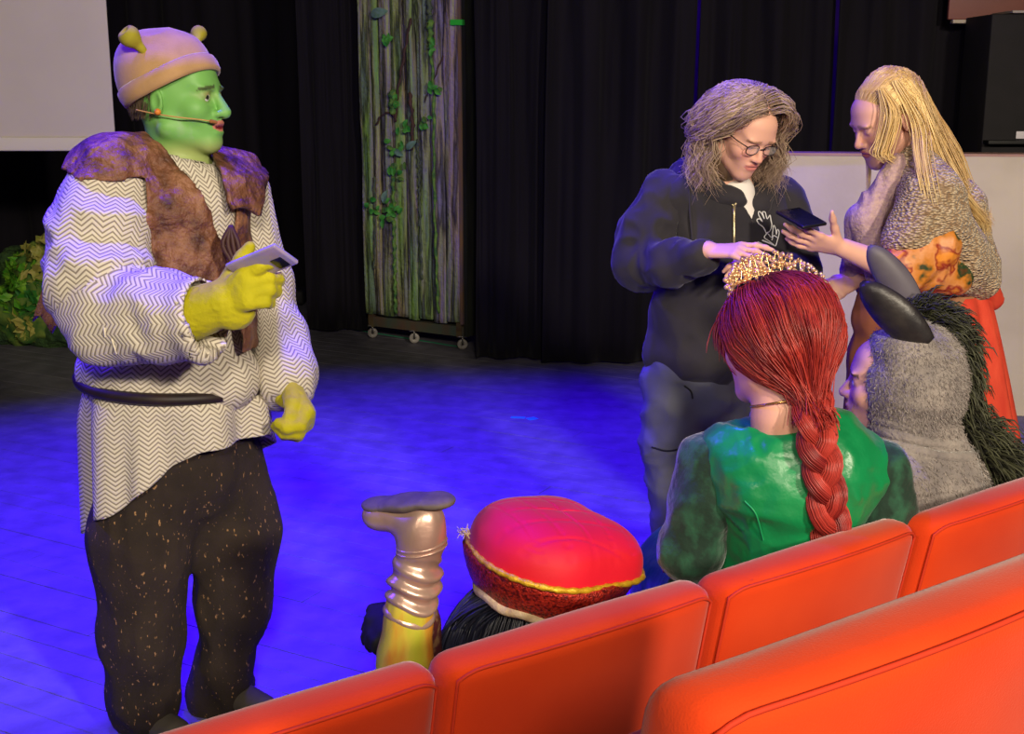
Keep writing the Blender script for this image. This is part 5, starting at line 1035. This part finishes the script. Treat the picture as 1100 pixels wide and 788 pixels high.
# ================================================================== seated person with the red braid
def build_red_hair():
    Y0 = 2.36
    w = empty('person', (W(845, 560, Y0) * [1, 1, 0]), 'seated person with long red braid, gold tiara and green satin gown, seen from behind', 'person')
    hf = nrm((-.52, .85, -.08)); hc = W(834, 370, Y0); HM = frame(hf, (.05, 0, 1)); HS = .98; ch = nrm((-.5, .87, 0)); Rr = nrm(np.cross(ch, (0, 0, 1)))
    neck0 = W(842, 446, Y0 - .03); sl = W(772, 492, Y0 + .03); sr_ = W(934, 500, Y0 - .0); el_ = W(742, 590, Y0 + .03); er_ = W(955, 590, Y0 + .02)
    hl = el_ + np.array([.06, .14, -.1]); hr = er_ + np.array([-.1, .2, -.08])
    pel = np.array([W(848, 600, Y0)[0] - .05, Y0 + .1, .5]); lgd = nrm((-.1, 1, 0)); kn = [pel + lgd * .4 + Rr * s * .09 + [0, 0, -.02] for s in (-1, 1)]; an = [np.array([k[0] + ch[0] * .05, k[1] + ch[1] * .05, .08]) for k in kn]
    H = head_prims(HM, hc, HS, jaw=.92); neck = [rc(hc + HM @ [0, -.03, -.05], neck0, .046, .056)]
    ps = [rc(neck0, W(846, 520, Y0), .055, .085), rc(W(846, 520, Y0), pel, .085, .095), rc(sl, sr_, .036, .036)] + chain([(sl, .036), (el_, .034), (hl, .026)]) + chain([(sr_, .036), (er_, .034), (hr, .026)])
    for k, a in zip(kn, an): ps += leg_chain(pel, k, a, (.08, .055, .035)) + foot(a, ch)
    hp = []
    for c in (hl, hr): hp += hand_prims(hframe(ch, (0, 0, 1)), c, s=.9)[0]
    lo, hi = bounds(ps + H[0] + H[2] + hp); lo[2] = max(lo[2], 0)
    F = Field(lo, hi, .013, [(hc - .14, hc + .13, .005), (hl - .05, hl + [.06, .2, .05], .005), (hr - [.12, .05, .05], hr + [.06, .2, .05], .005)]).adds(ps, .03); apply_head(F, H, neck); F.adds(hp, .008)
    V, Q = F.mesh(); V = relax(V, Q, 1, .35); mesh_np('body', V, Q, M_skin, w, vcol=skin_cols(V, HM, hc, HS, SKIN, LIP, srgb(120, 60, 40), FLUSH))
    L = lambda p: np.asarray(p, float) * HS @ HM.T + hc
    # hair combed back into the braid
    gath = W(874, 432, Y0 - .115); gl = HM.T @ (gath - hc) / HS; c0 = np.array([0, -.012, .028]); rad = np.array([.088, .108, .1])
    gd = nrm((gl - c0) / rad)
    n = 5500; d = scalp(n, lambda d: ((d[:, 1] < .75) & (d[:, 2] > -.2) | (d[:, 1] < .1) & (d[:, 2] > -.55)) ); d = d[(d @ gd) < .93]; n = len(d)
    K = 10; t = np.linspace(0, 1, K); om = np.arccos(np.clip(d @ gd, -1, 1))[:, None, None]; tt = t[None, :, None]
    S = (np.sin((1 - tt) * om) * d[:, None] + np.sin(tt * om) * gd) / np.sin(om)
    lift = .012 * rng.random((n, 1, 1)) + .010 * np.sin(np.arctan2(d[:, 0], d[:, 2]) * 9)[:, None, None] * tt + .016 * np.sin(math.pi * tt ** .8) * (.4 + .6 * rng.random((n, 1, 1)))
    P = c0 + S * (rad + lift); end = gl + HM.T @ np.array([.006, -.012, -.035]) + (rng.normal(size=(n, 3)) * .012); P = P + .006 * np.stack([noise(P * 26 + 3, 1), noise(P * 26 + 9, 2), noise(P * 26 + 17, 3)], -1); wt = np.clip((tt - .6) / .4, 0, 1) ** 1.6; P = P * (1 - wt) + end[:, None] * wt
    hair_tubes('hair', L(P), .0012, M_hair, w, srgb(118, 28, 30), srgb(178, 56, 44), 3, False)
    V, Q = solid([xf(el(c0, rad * 1.0), HM, hc, HS), rc(hc + (gath - hc) * .5, gath + [-.01, .03, .02], .06, .02)], .03, .006); mesh_np('hair_cap', V, Q, M_hair, w, vcol=np.tile(srgb(110, 28, 30), (len(V), 1)))
    # loose puff of hair at the left of the face
    lk = []
    for k in range(170):
        j = rng.normal(size=3) * [.009, .012, .006]; lk.append(spline([W(803, 320, Y0 + .05) + j * .5, W(785, 338, Y0 + .08) + j, W(779, 358, Y0 + .08) + j * 1.2, W(781, 385, Y0 + .07) + j * 1.5 + [0, 0, rng.random() * .03]], 12))
    for k in range(60):
        j = rng.normal(size=3) * .005; lk.append(spline([W(800, 345, Y0 - .02) + j, W(806, 372, Y0 - .06) + j, W(832, 400, Y0 - .1) + j, gath + j], 12))
    hair_tubes('loose_hair', np.array(lk), .0016, M_hair, w, srgb(140, 40, 40), srgb(200, 74, 60), 4)
    # braid of three bundles
    ax = spline([gath + [0, .02, .02], W(876, 462, Y0 - .135), W(883, 500, Y0 - .145), W(889, 540, Y0 - .15), W(893, 580, Y0 - .13), W(893, 600, Y0 - .12)], 90); T = nrm_rows(np.gradient(ax, axis=0)); sd = nrm_rows(np.cross(T, np.array([0, -1., .1]))); ou = np.cross(sd, T); th = np.linspace(0, 4.1 * math.pi, 90); br = []; rr = []
    for k in range(3):
        ph = th + k * 2 * math.pi / 3; cw = ax + sd * (.0215 * np.sin(ph))[:, None] - ou * (.0125 * np.sin(2 * ph))[:, None]; tw = nrm_rows(np.gradient(cw, axis=0)); n1 = nrm_rows(np.cross(tw, ou)); n2 = np.cross(n1, tw)
        for q in range(150):
            a = q * 2.399; r = .018 * math.sqrt((q + 5) / 155); a2 = a + th * .35; br.append(cw + n1 * (np.cos(a2) * r)[:, None] + n2 * (np.sin(a2) * r * .85)[:, None])
    hair_tubes('braid', np.array(br)[:, ::3], .0014, M_hair, w, srgb(120, 30, 34), srgb(186, 64, 54), 3, False)
    # tiara: wire band with beads
    M_gold = mat('tiara_gold', srgb(214, 168, 96), srgb(236, 196, 140), rough=.25, metal=.9); M_bead = mat('tiara_bead', srgb(236, 200, 176), srgb(222, 176, 130), rough=.2, metal=.55, spec=.8)
    band = spline([W(803, 349, Y0 - .03), W(792, 334, Y0 + .02), W(786, 312, Y0 + .07), W(800, 300, Y0 + .11), W(836, 293, Y0 + .1), W(868, 299, Y0 + .06), W(884, 310, Y0 + .01), W(890, 332, Y0 - .03)], 90)
    V, Q = tubes(band, .0026, 6); ti = mesh_np('tiara', V, Q, M_gold, w); cen = hc + [0, .03, .05]
    bd = MB(); wr = MB(); hgt = lambda s: .010 + .024 * math.exp(-((s - .5) / .19) ** 2)
    for i in range(90):
        s = i / 89; out = nrm(band[i] - cen) * .4 + np.array([0, 0, .9]); h = hgt(s)
        for f in (np.linspace(0, 1, max(1, int(h / .0075)) + 1) if .12 < s < .9 else (0.1,)):
            bd.add(*sphere(band[i] + out * h * f + rng.normal(size=3) * .0035, .0034 + .002 * rng.random(), 8, 6))
    for i in range(4, 84, 4):
        s = i / 89; a = band[i]; b = band[i + 4]; top = (a + b) / 2 + (nrm((a + b) / 2 - cen) * .4 + np.array([0, 0, .9])) * hgt(s) * 1.15; wr.add(*tubes(spline([a, (a + top) / 2 + [0, 0, .003], top, (b + top) / 2 + [0, 0, .003], b], 14), .0013, 5))
    bd.build('beads', M_bead, ti)['kind'] = 'stuff'; wr.build('wire_loops', M_gold, ti)
    # necklace
    th = np.linspace(0, 2 * math.pi, 60); ring = neck0 + [0, 0, .028] + np.outer(np.cos(th) * .062, ch) + np.outer(np.sin(th) * .064, Rr); ring[:, 2] -= .02 * np.cos(th); V, Q = tubes(ring, .0022, 6); mesh_np('necklace', V, Q, M_gold, w)
    # gown: satin back, seams, velvet sleeves
    M_sat = mat('green_satin', srgb(10, 122, 68), srgb(16, 138, 78), rough=.36, scale=(6, 6, 6), bump=.35, bscale=22, bdist=.012, spec=.6, sheen=.1); M_vel = mat('dark_green_velvet', srgb(16, 44, 32), srgb(34, 84, 60), rough=.85, scale=(26, 26, 22), lo=.42, hi=.62, detail=7, bump=.5, bscale=70, bdist=.006, sheen=.5)
    tor = [rc(sl + [.02, 0, -.005], sr_ - [.02, 0, .005], .066, .066), rc(W(832, 505, Y0), W(866, 508, Y0), .115, .115), rc(W(850, 520, Y0), W(846, 620, Y0 + .03), .138, .115), rc(W(815, 480, Y0 + .01), W(880, 482, Y0), .075, .075), rc(W(848, 600, Y0 + .03), pel + [0, 0, .0], .115, .14)]
    gown = garment('gown', tor, w, M_sat, k=.05, h=.008, amp=.009, fscale=13, aniso=(1, 1, 1.3), seed=71, subs=[rc(neck0 + [0, 0, .022] - ch * .0, neck0 + [0, 0, .12], .066, .09), el(neck0 + ch * .08 + [0, 0, .0], (.08, .09, .05))])
    for a, e, h_, sd_ in ((sl, el_, hl, 5), (sr_, er_, hr, 6)):
        garment('sleeve', chain([(a + (a - W(846, 500, Y0)) * .12 + [0, 0, -.012], .062), (a * .5 + e * .5, .062), (e, .058), (h_, .038)]), gown, M_vel, k=.03, h=.007, amp=.008, fscale=13, seed=70 + sd_)
    for pts in (((800, 538), (812, 552), (820, 580)), ((895, 545), (893, 560), (892, 590))):
        P = [mesh_hit(gown, *p, .0015) for p in pts]; V, Q = tubes(spline(P, 14), .0018, 5); mesh_np('seam', V, Q, mat('gown_seam', srgb(30, 150, 90), rough=.5), gown)
    ps = [rc(pel, (kn[0] + kn[1]) / 2, .16, .15, ((0, 0, 1), .75)), rc((kn[0] + kn[1]) / 2, (an[0] + an[1]) / 2 + [0, 0, .05], .15, .19)]
    garment('gown_skirt', ps, gown, M_sat, k=.05, h=.014, amp=.012, fscale=7, seed=79)
    for a in an: shoe('shoe', a, ch, w, mat('green_shoe', srgb(20, 70, 46), rough=.5), .23)
build_red_hair()
# ================================================================== seated person in the grey animal suit
def build_grey_suit():
    Y0 = 2.70
    w = empty('person', (W(985, 520, Y0) * [1, 1, 0]), 'seated person in a grey furry animal suit with long dark ears and black mane', 'person')
    hf = nrm((-.93, .30, .05)); hc = W(962, 412, Y0); HM = frame(hf); HS = .98; ch = nrm((-.6, .8, 0)); Rr = nrm(np.cross(ch, (0, 0, 1)))
    neck0 = W(985, 478, Y0); sl = W(950, 520, Y0 - .1); sr_ = W(1040, 505, Y0 + .1); pel = np.array([W(990, 560, Y0)[0], Y0, .5]); kn = [pel + nrm((.0, 1, 0)) * .36 + Rr * s * .09 for s in (-1, 1)]; an = [np.array([k[0], k[1], .08]) for k in kn]; el_ = sl + [-.08, .0, -.22]; er_ = sr_ + [.04, .02, -.24]; hl = el_ + ch * .22; hr = er_ + ch * .22
    H = head_prims(HM, hc, HS, jaw=.94, mouth_open=.004); open_lids(H, HM, hc, HS, .005)
    ps = [rc(neck0, W(990, 540, Y0), .055, .09), rc(W(990, 540, Y0), pel, .09, .11), rc(sl, sr_, .05, .05)] + chain([(sl, .045), (el_, .036), (hl, .028)]) + chain([(sr_, .045), (er_, .036), (hr, .028)])
    for k, a in zip(kn, an): ps += leg_chain(pel, k, a, (.08, .055, .035)) + foot(a, ch)
    hp = []
    for c in (hl, hr): hp += hand_prims(hframe(ch, (0, 0, 1)), c, s=.9)[0]
    lo, hi = bounds(ps + H[0] + H[2] + hp); lo[2] = max(lo[2], 0)
    F = Field(lo, hi, .014, [(hc - .13, hc + .13, .0035)]).adds(ps, .03); apply_head(F, H, [rc(hc + HM @ [0, -.03, -.05], neck0, .048, .055)]); F.adds(hp, .01)
    V, Q = F.mesh(); V = relax(V, Q, 1, .35); mesh_np('body', V, Q, M_skin, w, vcol=skin_cols(V, HM, hc, HS, SKIN, LIP, srgb(130, 100, 80), FLUSH)); eyes(HM, hc, HS, w)
    M_fur = mat('grey_plush', srgb(116, 109, 108), srgb(150, 141, 135), rough=.95, scale=(16, 16, 16), bump=.7, bscale=120, bdist=.008, sheen=.4); M_furv = mat('grey_plush_hair', (1, 1, 1), vc=True, rough=.9)
    hood = [xf(el((0, -.03, .035), (.1, .108, .112)), HM, hc, 1), xf(el((0, -.01, -.03), (.09, .088, .085)), HM, hc, 1), xf(rc((0, -.05, -.02), (0, -.05, -.12), .09, .076), HM, hc, 1), rc(W(975, 455, Y0), W(988, 485, Y0), .076, .09)]
    face = [xf(el((0, .098, -.022), (.068, .075, .098)), HM, hc, 1)]
    V, Q = solid(hood, .04, .006, face, .02, 2); V = folds(V, Q, .009, 11, 81, (.5, .5, 2.4)); hd = mesh_np('hood', V, Q, M_fur, w); fur('fur', V, Q, 20000, .009, M_furv, hd, srgb(128, 120, 118), srgb(156, 147, 141), lean=(.3, -.1, -.8), mixn=.32, w=.0008)
    # neck wrinkles
    for zc, r in ((450, .091), (462, .1), (474, .112)):
        c = W(984 + (zc - 468) * .5, zc, Y0); th = np.linspace(0, 2 * math.pi, 50); ring = c + np.outer(np.cos(th) * r, ch) + np.outer(np.sin(th) * r, Rr); ring[:, 2] += .02 * np.cos(th + 1) ; V, Q = tubes(ring, .015 + .003 * np.sin(th * 3), 8); mesh_np('neck_fold', V, Q, M_fur, hd)
    suit = [rc(neck0, W(990, 530, Y0), .1, .13), rc(sl, sr_, .078, .08), rc(W(985, 525, Y0), pel, .145, .17), rc(W(960, 540, Y0 - .06), W(975, 600, Y0 - .03), .1, .12)] + chain([(sl, .078), (el_, .066), (hl, .05)]) + chain([(sr_, .078), (er_, .066), (hr, .05)])
    for k, a in zip(kn, an): suit += chain([(pel, .12), (k, .095), (a, .08)])
    V, Q = solid(suit, .05, .01); V = folds(V, Q, .009, 9, 85); sb = mesh_np('suit', V, Q, M_fur, w); top = W(990, 600, Y0)[2]
    fur('fur', V, Q, 20000, .011, M_furv, sb, srgb(126, 118, 114), srgb(160, 150, 142), lean=(.2, -.2, -.9), mixn=.3, w=.0008, cond=lambda C: C[:, 2] > top - .1)
    # ears: long hollow leaves of dark vinyl
    M_ear = mat('ear_vinyl', srgb(34, 31, 34), srgb(52, 47, 46), rough=.38, scale=(18, 18, 18), bump=.15, bscale=50); M_ear2 = mat('ear_far', srgb(96, 90, 100), srgb(78, 72, 84), rough=.5)  # whole far ear takes the lighter tone, near ear the dark one
    for base, tip, nr_, wd, m in ((W(994, 368, Y0 - .07), W(926, 303, Y0 - .05), (-.35, -.85, -.35), .042, M_ear), (W(984, 332, Y0 + .1), W(934, 264, Y0 + .1), (-.5, -.7, .4), .034, M_ear2)):
        d = nrm(tip - base); Ln = np.linalg.norm(tip - base); nv = nrm(np.asarray(nr_) - d * (np.asarray(nr_) @ d)); sv = np.cross(d, nv); V = []; nU, nW = 22, 15
        for i in range(nU):
            t = i / (nU - 1); wv = wd * (math.sin(math.pi * (t * .8 + .14)) ** .7) * (1 if t < .85 else math.sqrt(max(0.02, 1 - ((t - .85) / .15) ** 2)))
            for k in range(nW):
                q = k / (nW - 1) * 2 - 1; V.append(base + d * Ln * t + sv * wv * math.sin(q * 1.35) / math.sin(1.35) + nv * (wv * .75 * (math.cos(q * 1.35)) - .02 * t * (1 - t)))
        V = np.array(V); idx = np.arange(nU * nW).reshape(nU, nW); f = np.stack([idx[:-1, :-1], idx[1:, :-1], idx[1:, 1:], idx[:-1, 1:]], -1).reshape(-1, 4); n_ = len(V); ring = np.concatenate([idx[:, 0], idx[-1, 1:], idx[::-1, -1][1:], idx[0, ::-1][1:-1]]); r2 = np.roll(ring, -1); Nn = vnormals(V, f)
        mesh_np('ear', np.concatenate([V + Nn * .003, V - Nn * .003]), np.concatenate([f, f[:, ::-1] + n_, np.stack([ring, ring + n_, r2 + n_, r2], 1)]), m, hd)
    # mane: shaggy strip down the back of the head
    path = spline([W(978, 342, Y0 + .02), W(1000, 342, Y0 + .0), W(1020, 356, Y0 + .0), W(1030, 384, Y0 + .0), W(1031, 416, Y0 + .0), W(1038, 450, Y0 + .0), W(1056, 480, Y0 - .02), W(1072, 502, Y0 - .03), W(1082, 530, Y0 - .03)], 160); T = nrm_rows(np.gradient(path, axis=0)); oc = hc + [.02, 0, -.03]; st = []
    for i in range(160):
        out = nrm((path[i] - oc) - T[i] * ((path[i] - oc) @ T[i])); sd = np.cross(T[i], out); big = 1.0 if i < 100 else 1.5
        for k in range(22):
            a = rng.normal() * .75; d = nrm(out * math.cos(a) + sd * math.sin(a) + T[i] * (.45 + .3 * rng.normal()) + rng.normal(size=3) * .3); l = (.024 + .036 * rng.random()) * big; b = path[i] + rng.normal(size=3) * .009; st.append([b, b + d * l * .5, b + d * l * .85 + T[i] * l * .15, b + d * l + T[i] * l * .4 + [0, 0, -.008]])
    hair_tubes('mane', np.array(st), .0021, mat('mane_black', (1, 1, 1), vc=True, rough=.55), w, srgb(24, 24, 20), srgb(78, 80, 56), 3)
    V, Q = solid([rc(path[i], path[i + 8], .016, .016) for i in range(0, 150, 8)], .01, .006); mesh_np('mane_strip', V, Q, mat('mane_core', srgb(18, 18, 16), rough=.9), w)
build_grey_suit()
# ================================================================== person crouching low in front of the seats: red cushion hat, raised boot
def build_hat_person():
    Y0 = 2.42
    w = empty('person', (W(580, 640, Y0) * [1, 1, 0]), 'crouching person in a red cushion hat with gold trim, one silver boot raised', 'person')
    hat_c = W(592, 594, Y0); rt = nrm((.975, .05, -.19)); fw = nrm(np.cross((0, 0, 1), rt)); up = nrm(np.cross(rt, fw)); HTM = np.stack([rt, fw, up], 1)
    hc = hat_c - up * .125 + rt * -.01; ch = nrm((-.57, .82, 0)); HM = frame(nrm((-.57, .82, -.15)), up); HS = .98; neck0 = hc + [0, -.02, -.14]; Rr = nrm(np.cross(ch, (0, 0, 1)))
    pel = np.array([hc[0] - .02, hc[1] + .02, .17]); sl = neck0 - Rr * .15 + [0, 0, -.05]; sr_ = neck0 + Rr * .15 + [0, 0, -.05]; tc = (neck0 + pel) / 2
    lg = [W(432, 780, 2.26), W(437, 690, 2.26), W(444, 645, 2.26)]; hand = W(412, 672, 2.32); el_ = sl * .5 + hand * .5 + [-.02, .06, -.09]
    kn2 = pel + ch * .3 + Rr * .1 + [0, 0, -.09]; an2 = kn2 - ch * .32 + [0, 0, -.02]
    H = head_prims(HM, hc, HS)
    ps = [rc(neck0, tc, .05, .085), rc(tc, pel, .085, .1), rc(sl, sr_, .045, .045)] + chain([(sl, .04), (el_, .032), (hand + [.05, 0, .0], .024)]) + chain([(sr_, .04), (sr_ + [.08, .05, -.17], .034), (sr_ + ch * .15 + [0, .05, -.25], .026)]) + chain([(pel, .08), (W(450, 800, 2.32), .06), (lg[0], .05), (lg[1], .036), (W(455, 580, 2.26), .03)]) + chain([(pel, .08), (kn2, .055), (an2, .04)])
    lo, hi = bounds(ps + H[0] + H[2]); lo[2] = max(lo[2], 0); F = Field(lo, hi, .013, [(hc - .13, hc + .13, .005)]).adds(ps, .03); apply_head(F, H, [rc(hc + HM @ [0, -.03, -.05], neck0, .05, .055)]); V, Q = F.mesh(); V = relax(V, Q, 1, .35); mesh_np('body', V, Q, M_skin, w, vcol=skin_cols(V, HM, hc, HS, SKIN, LIP, srgb(30, 24, 24), FLUSH))
    # hat: cushion crown, gold trim, sequinned band, cream lining
    M_red = mat('red_quilted_velvet', srgb(206, 6, 34), srgb(220, 12, 42), rough=.65, scale=(6, 6, 6), sheen=.1, bump=.1, bscale=200, bdist=.002)
    nt = M_red.node_tree
    th = np.linspace(0, 2 * math.pi, 120, endpoint=False); rim = lambda t: .17 + .022 * np.cos(4 * (t + .15)) * (.5 + .5 * np.cos(t)) + .004 * np.sin(5 * t)
    nR = 60; V = []; rr_ = rim(th)
    for j in range(nR + 1):
        s = j / nR; rad = np.cos(s * math.pi / 2) ** .62; z = .098 * np.sin(s * math.pi / 2) ** .85
        x = rr_ * rad * np.cos(th); y = rr_ * rad * np.sin(th); q1 = np.abs(np.sin((x + .5 * y) * math.pi / .062)); q2 = np.abs(np.sin((y - .3 * x) * math.pi / .062)); puff = .0035 * np.minimum(1, 5 * np.minimum(q1, q2)) * min(1, s * 5)
        V.append(np.stack([x, y, z + puff - .006], 1))
    Vt = np.concatenate(V); idx = np.arange((nR + 1) * 120).reshape(nR + 1, 120); jn = np.roll(idx, -1, 1); f = np.stack([idx[:-1], jn[:-1], jn[1:], idx[1:]], -1).reshape(-1, 4)
    # underside down to the band
    Vb = np.stack([np.stack([rr_ * k * np.cos(th), rr_ * k * np.sin(th), 0 * th - .012 * (1 - k) * 3 - .006], 1) for k in (1, .8, .62)]).reshape(-1, 3); i2 = np.arange(360).reshape(3, 120) + len(Vt); j2 = np.roll(i2, -1, 1); f2 = np.stack([i2[:-1], i2[1:], j2[1:], j2[:-1]], -1).reshape(-1, 4)
    hat = mesh_np('cushion_hat', np.concatenate([Vt, Vb]) @ HTM.T + hat_c, np.concatenate([f, f2]), M_red, w)
    tr = np.stack([np.append(rr_, rr_[0]) * np.cos(np.append(th, 0)), np.append(rr_, rr_[0]) * np.sin(np.append(th, 0)), np.full(121, -.006)], 1) * [1.01, 1.01, 1]; a_ = np.arange(121); R2 = .0062 + .0012 * np.sin(a_ * 1.9); V, Q = tubes(tr @ HTM.T + hat_c, R2, 8); mesh_np('gold_trim', V, Q, mat('gold_braid', srgb(220, 178, 40), srgb(196, 150, 30), rough=.4, scale=(60, 60, 60), metal=.3, bump=.4, bscale=150), hat)
    M_seq = mat('red_sequins', srgb(90, 16, 18), srgb(190, 50, 34), rough=.3, scale=(150, 150, 150), lo=.35, hi=.6, detail=2, bump=1.0, bscale=220, bdist=.004, metal=.4); V = []
    for k, (r, z) in enumerate(((.15, .0), (.174, -.008), (.168, -.03), (.158, -.055), (.146, -.078), (.14, -.086))): V.append(np.stack([r * np.cos(th) * (1 + .05 * np.cos(4 * th)), r * np.sin(th), np.full(120, z) + .003 * np.sin(th * 6)], 1))
    V = np.concatenate(V); i5 = np.arange(720).reshape(6, 120); j5 = np.roll(i5, -1, 1); f5 = np.stack([i5[:-1], i5[1:], j5[1:], j5[:-1]], -1).reshape(-1, 4); mesh_np('sequin_band', V @ HTM.T + hat_c, f5, M_seq, hat)
    t2 = np.append(th, 0); V, Q = tubes(np.stack([.136 * np.cos(t2), .136 * np.sin(t2), -.09 + .003 * np.sin(t2 * 9)], 1) @ HTM.T + hat_c, .011, 8); mesh_np('lining_roll', V, Q, mat('cream_lining', srgb(206, 186, 150), srgb(180, 156, 120), rough=.9, scale=(40, 40, 40), bump=.4, bscale=120), hat)
    # gold fringe at the far-left corner
    c = W(504, 574, Y0 - .06); fr = np.array([[c + rng.normal(size=3) * .006, c + [-.008, 0, .006] + rng.normal(size=3) * .006, c + [-.016, 0, .002] + rng.normal(size=3) * .008] for _ in range(16)]); V, Q = tubes(fr, .0008, 4); mesh_np('fringe', V, Q, MATS['cream_lining'], hat)
    # black bobbed wig
    n = 900; d = scalp(n, lambda d: (d[:, 2] < .05) & (d[:, 2] > -.5) & (d[:, 1] < .45)); root = d * np.array([.086, .106, .098]) + [0, -.012, .03]
    P = flow(root, d * .6 + [0, -.1, -.8], .26 + .06 * rng.random(n), 14, HM.T @ np.array([-.25, -.1, -1.]), [(np.array([0, -.012, .03]), np.array([.09, .11, .1]), np.eye(3)), (np.array([0, -.02, -.09]), np.array([.1, .1, .1]), np.eye(3))], inertia=.7, jitter=.03)
    hair_tubes('wig', P @ HM.T * HS + hc, .0024, M_hair, w, (.006, .007, .014), (.025, .028, .05), 3)
    st = []
    for k in range(420):   # wig side falling towards the left
        u = rng.random(); a = hat_c + HTM @ np.array([-.11 + .1 * u * .6, -.07 + .14 * rng.random() - .02, -.085]); b = W(470 + 45 * u, 690, Y0 - .08 + .1 * rng.random()); c = W(452 + 60 * u, 735 + 30 * rng.random(), Y0 - .1 + .12 * rng.random()); st.append(spline([a, a * .5 + b * .5 + [-.012, 0, .01], b, c], 10))
    hair_tubes('wig_fall', np.array(st), .002, M_hair, w, (.005, .006, .013), (.02, .024, .05), 4)
    # coat
    M_co = mat('coat_dark', srgb(70, 20, 26), srgb(120, 90, 60), rough=.8, scale=(40, 40, 40), lo=.5, hi=.6)
    garment('coat', [rc(neck0 + [0, 0, -.02], tc, .075, .12), rc(tc, pel + [0, 0, .02], .12, .15), rc(sl, sr_, .06, .06)] + chain([(sl, .06), (el_, .05), (hand + [.07, .01, .01], .04)]) + chain([(sr_, .06), (sr_ + [.08, .05, -.17], .05), (sr_ + ch * .13 + [0, .05, -.23], .042)]), w, M_co, k=.04, h=.011, amp=.008, seed=91)
    # black glove held out at the left
    GM = hframe(nrm((-.9, .0, -.15)), (.1, -.3, .9)); hp, _ = hand_prims(GM, hand + [.06, .0, .005], curl=(.35, .5, .6, .65), spread=.3, thumb=(.9, .2), s=.68, fat=1.35); hp += hand_prims(flip(GM), W(428, 655, 2.36), curl=(.6, .6, .7, .7), spread=.2, thumb=(.6, .4), s=.62, fat=1.5)[0][:2]
    V, Q = solid(hp + [rc(hand + [.075, .005, .008], hand + [.03, 0, 0], .034, .03)], .012, .005); mesh_np('glove', V, Q, mat('glove_black', (.006, .006, .008), rough=.7), w)
    # legging with warm streaks, raised leg
    M_lg = mat('yellow_legging', srgb(170, 178, 40), srgb(206, 130, 40), rough=.6, scale=(16, 16, 5), lo=.35, hi=.65, extra=((.5, srgb(200, 180, 60)),)); garment('legging', chain([(W(452, 800, 2.31), .07), (lg[0], .058), (W(434, 705, 2.26), .05), (W(440, 655, 2.26), .046)]), w, M_lg, k=.02, h=.006, amp=.004, fscale=14, aniso=(1.6, 1.6, .5), seed=95)
    garment('breeches', chain([(pel, .13), (W(455, 800, 2.33), .08)]) + chain([(pel, .13), (kn2, .085), (an2, .06)]), w, mat('breeches_red', srgb(110, 24, 26), rough=.85), k=.04, h=.012, amp=.008, seed=96)
    # boot: slouched silver shaft, foot with thick sole on top, strap
    B = lambda x, y, dy=0: W(x, y, 2.26 + dy)
    M_bt = mat('bronze_silver_leather', srgb(196, 160, 146), srgb(214, 184, 166), rough=.32, scale=(12, 12, 12), metal=.6, bump=.1, bscale=40)
    bt = [rc(B(441, 652), B(446, 620), .046, .044), rc(B(446, 620), B(453, 575), .042, .041), rc(B(453, 578), B(457, 556), .043, .036), rc(B(452, 562), B(414, 553, .05), .038, .034, ((0, 0, 1), .8)), el(B(408, 552, .06), (.034, .036, .024))]
    lo, hi = bounds(bt); Ff = Field(lo, hi, .0042).adds(bt, .022); V, Q = Ff.mesh(); V = relax(V, Q, 1); Nn = vnormals(V, Q); zt, zb = B(450, 588)[2], B(441, 655)[2]; s = np.clip((zt - V[:, 2]) / (zt - zb), 0, 1)
    wr = np.sin((V[:, 2] + .25 * (V[:, 0] + .2) + .012 * noise(V * 18, 5)) * 2 * math.pi / .031); V = V + Nn * (.0062 * np.clip(s * 2.2, 0, 1) * wr + .003 * noise(V * 25, 9))[:, None]; boot = mesh_np('boot', V, Q, M_bt, w)
    so = [rc(B(464, 539), B(440, 541, .03), .036, .035, ((0, 0, 1), .3)), rc(B(440, 541, .03), B(411, 542, .06), .034, .042, ((0, 0, 1), .32))]; V, Q = solid(so + [rc(B(464, 535), B(446, 537, .02), .034, .033, ((0, 0, 1), .26))], .014, .0035); mesh_np('sole', V, Q, mat('sole_grey', srgb(104, 92, 86), srgb(84, 74, 72), rough=.8, scale=(30, 30, 30)), boot)
    for y0 in (583, 588):
        c = B(453, y0); t2 = np.linspace(0, 2 * math.pi, 40); V, Q = tubes(c + np.stack([.047 * np.cos(t2), .047 * np.sin(t2), .008 * np.cos(t2)], 1), .0028, 6); mesh_np('strap', V, Q, M_bt, boot)
build_hat_person()
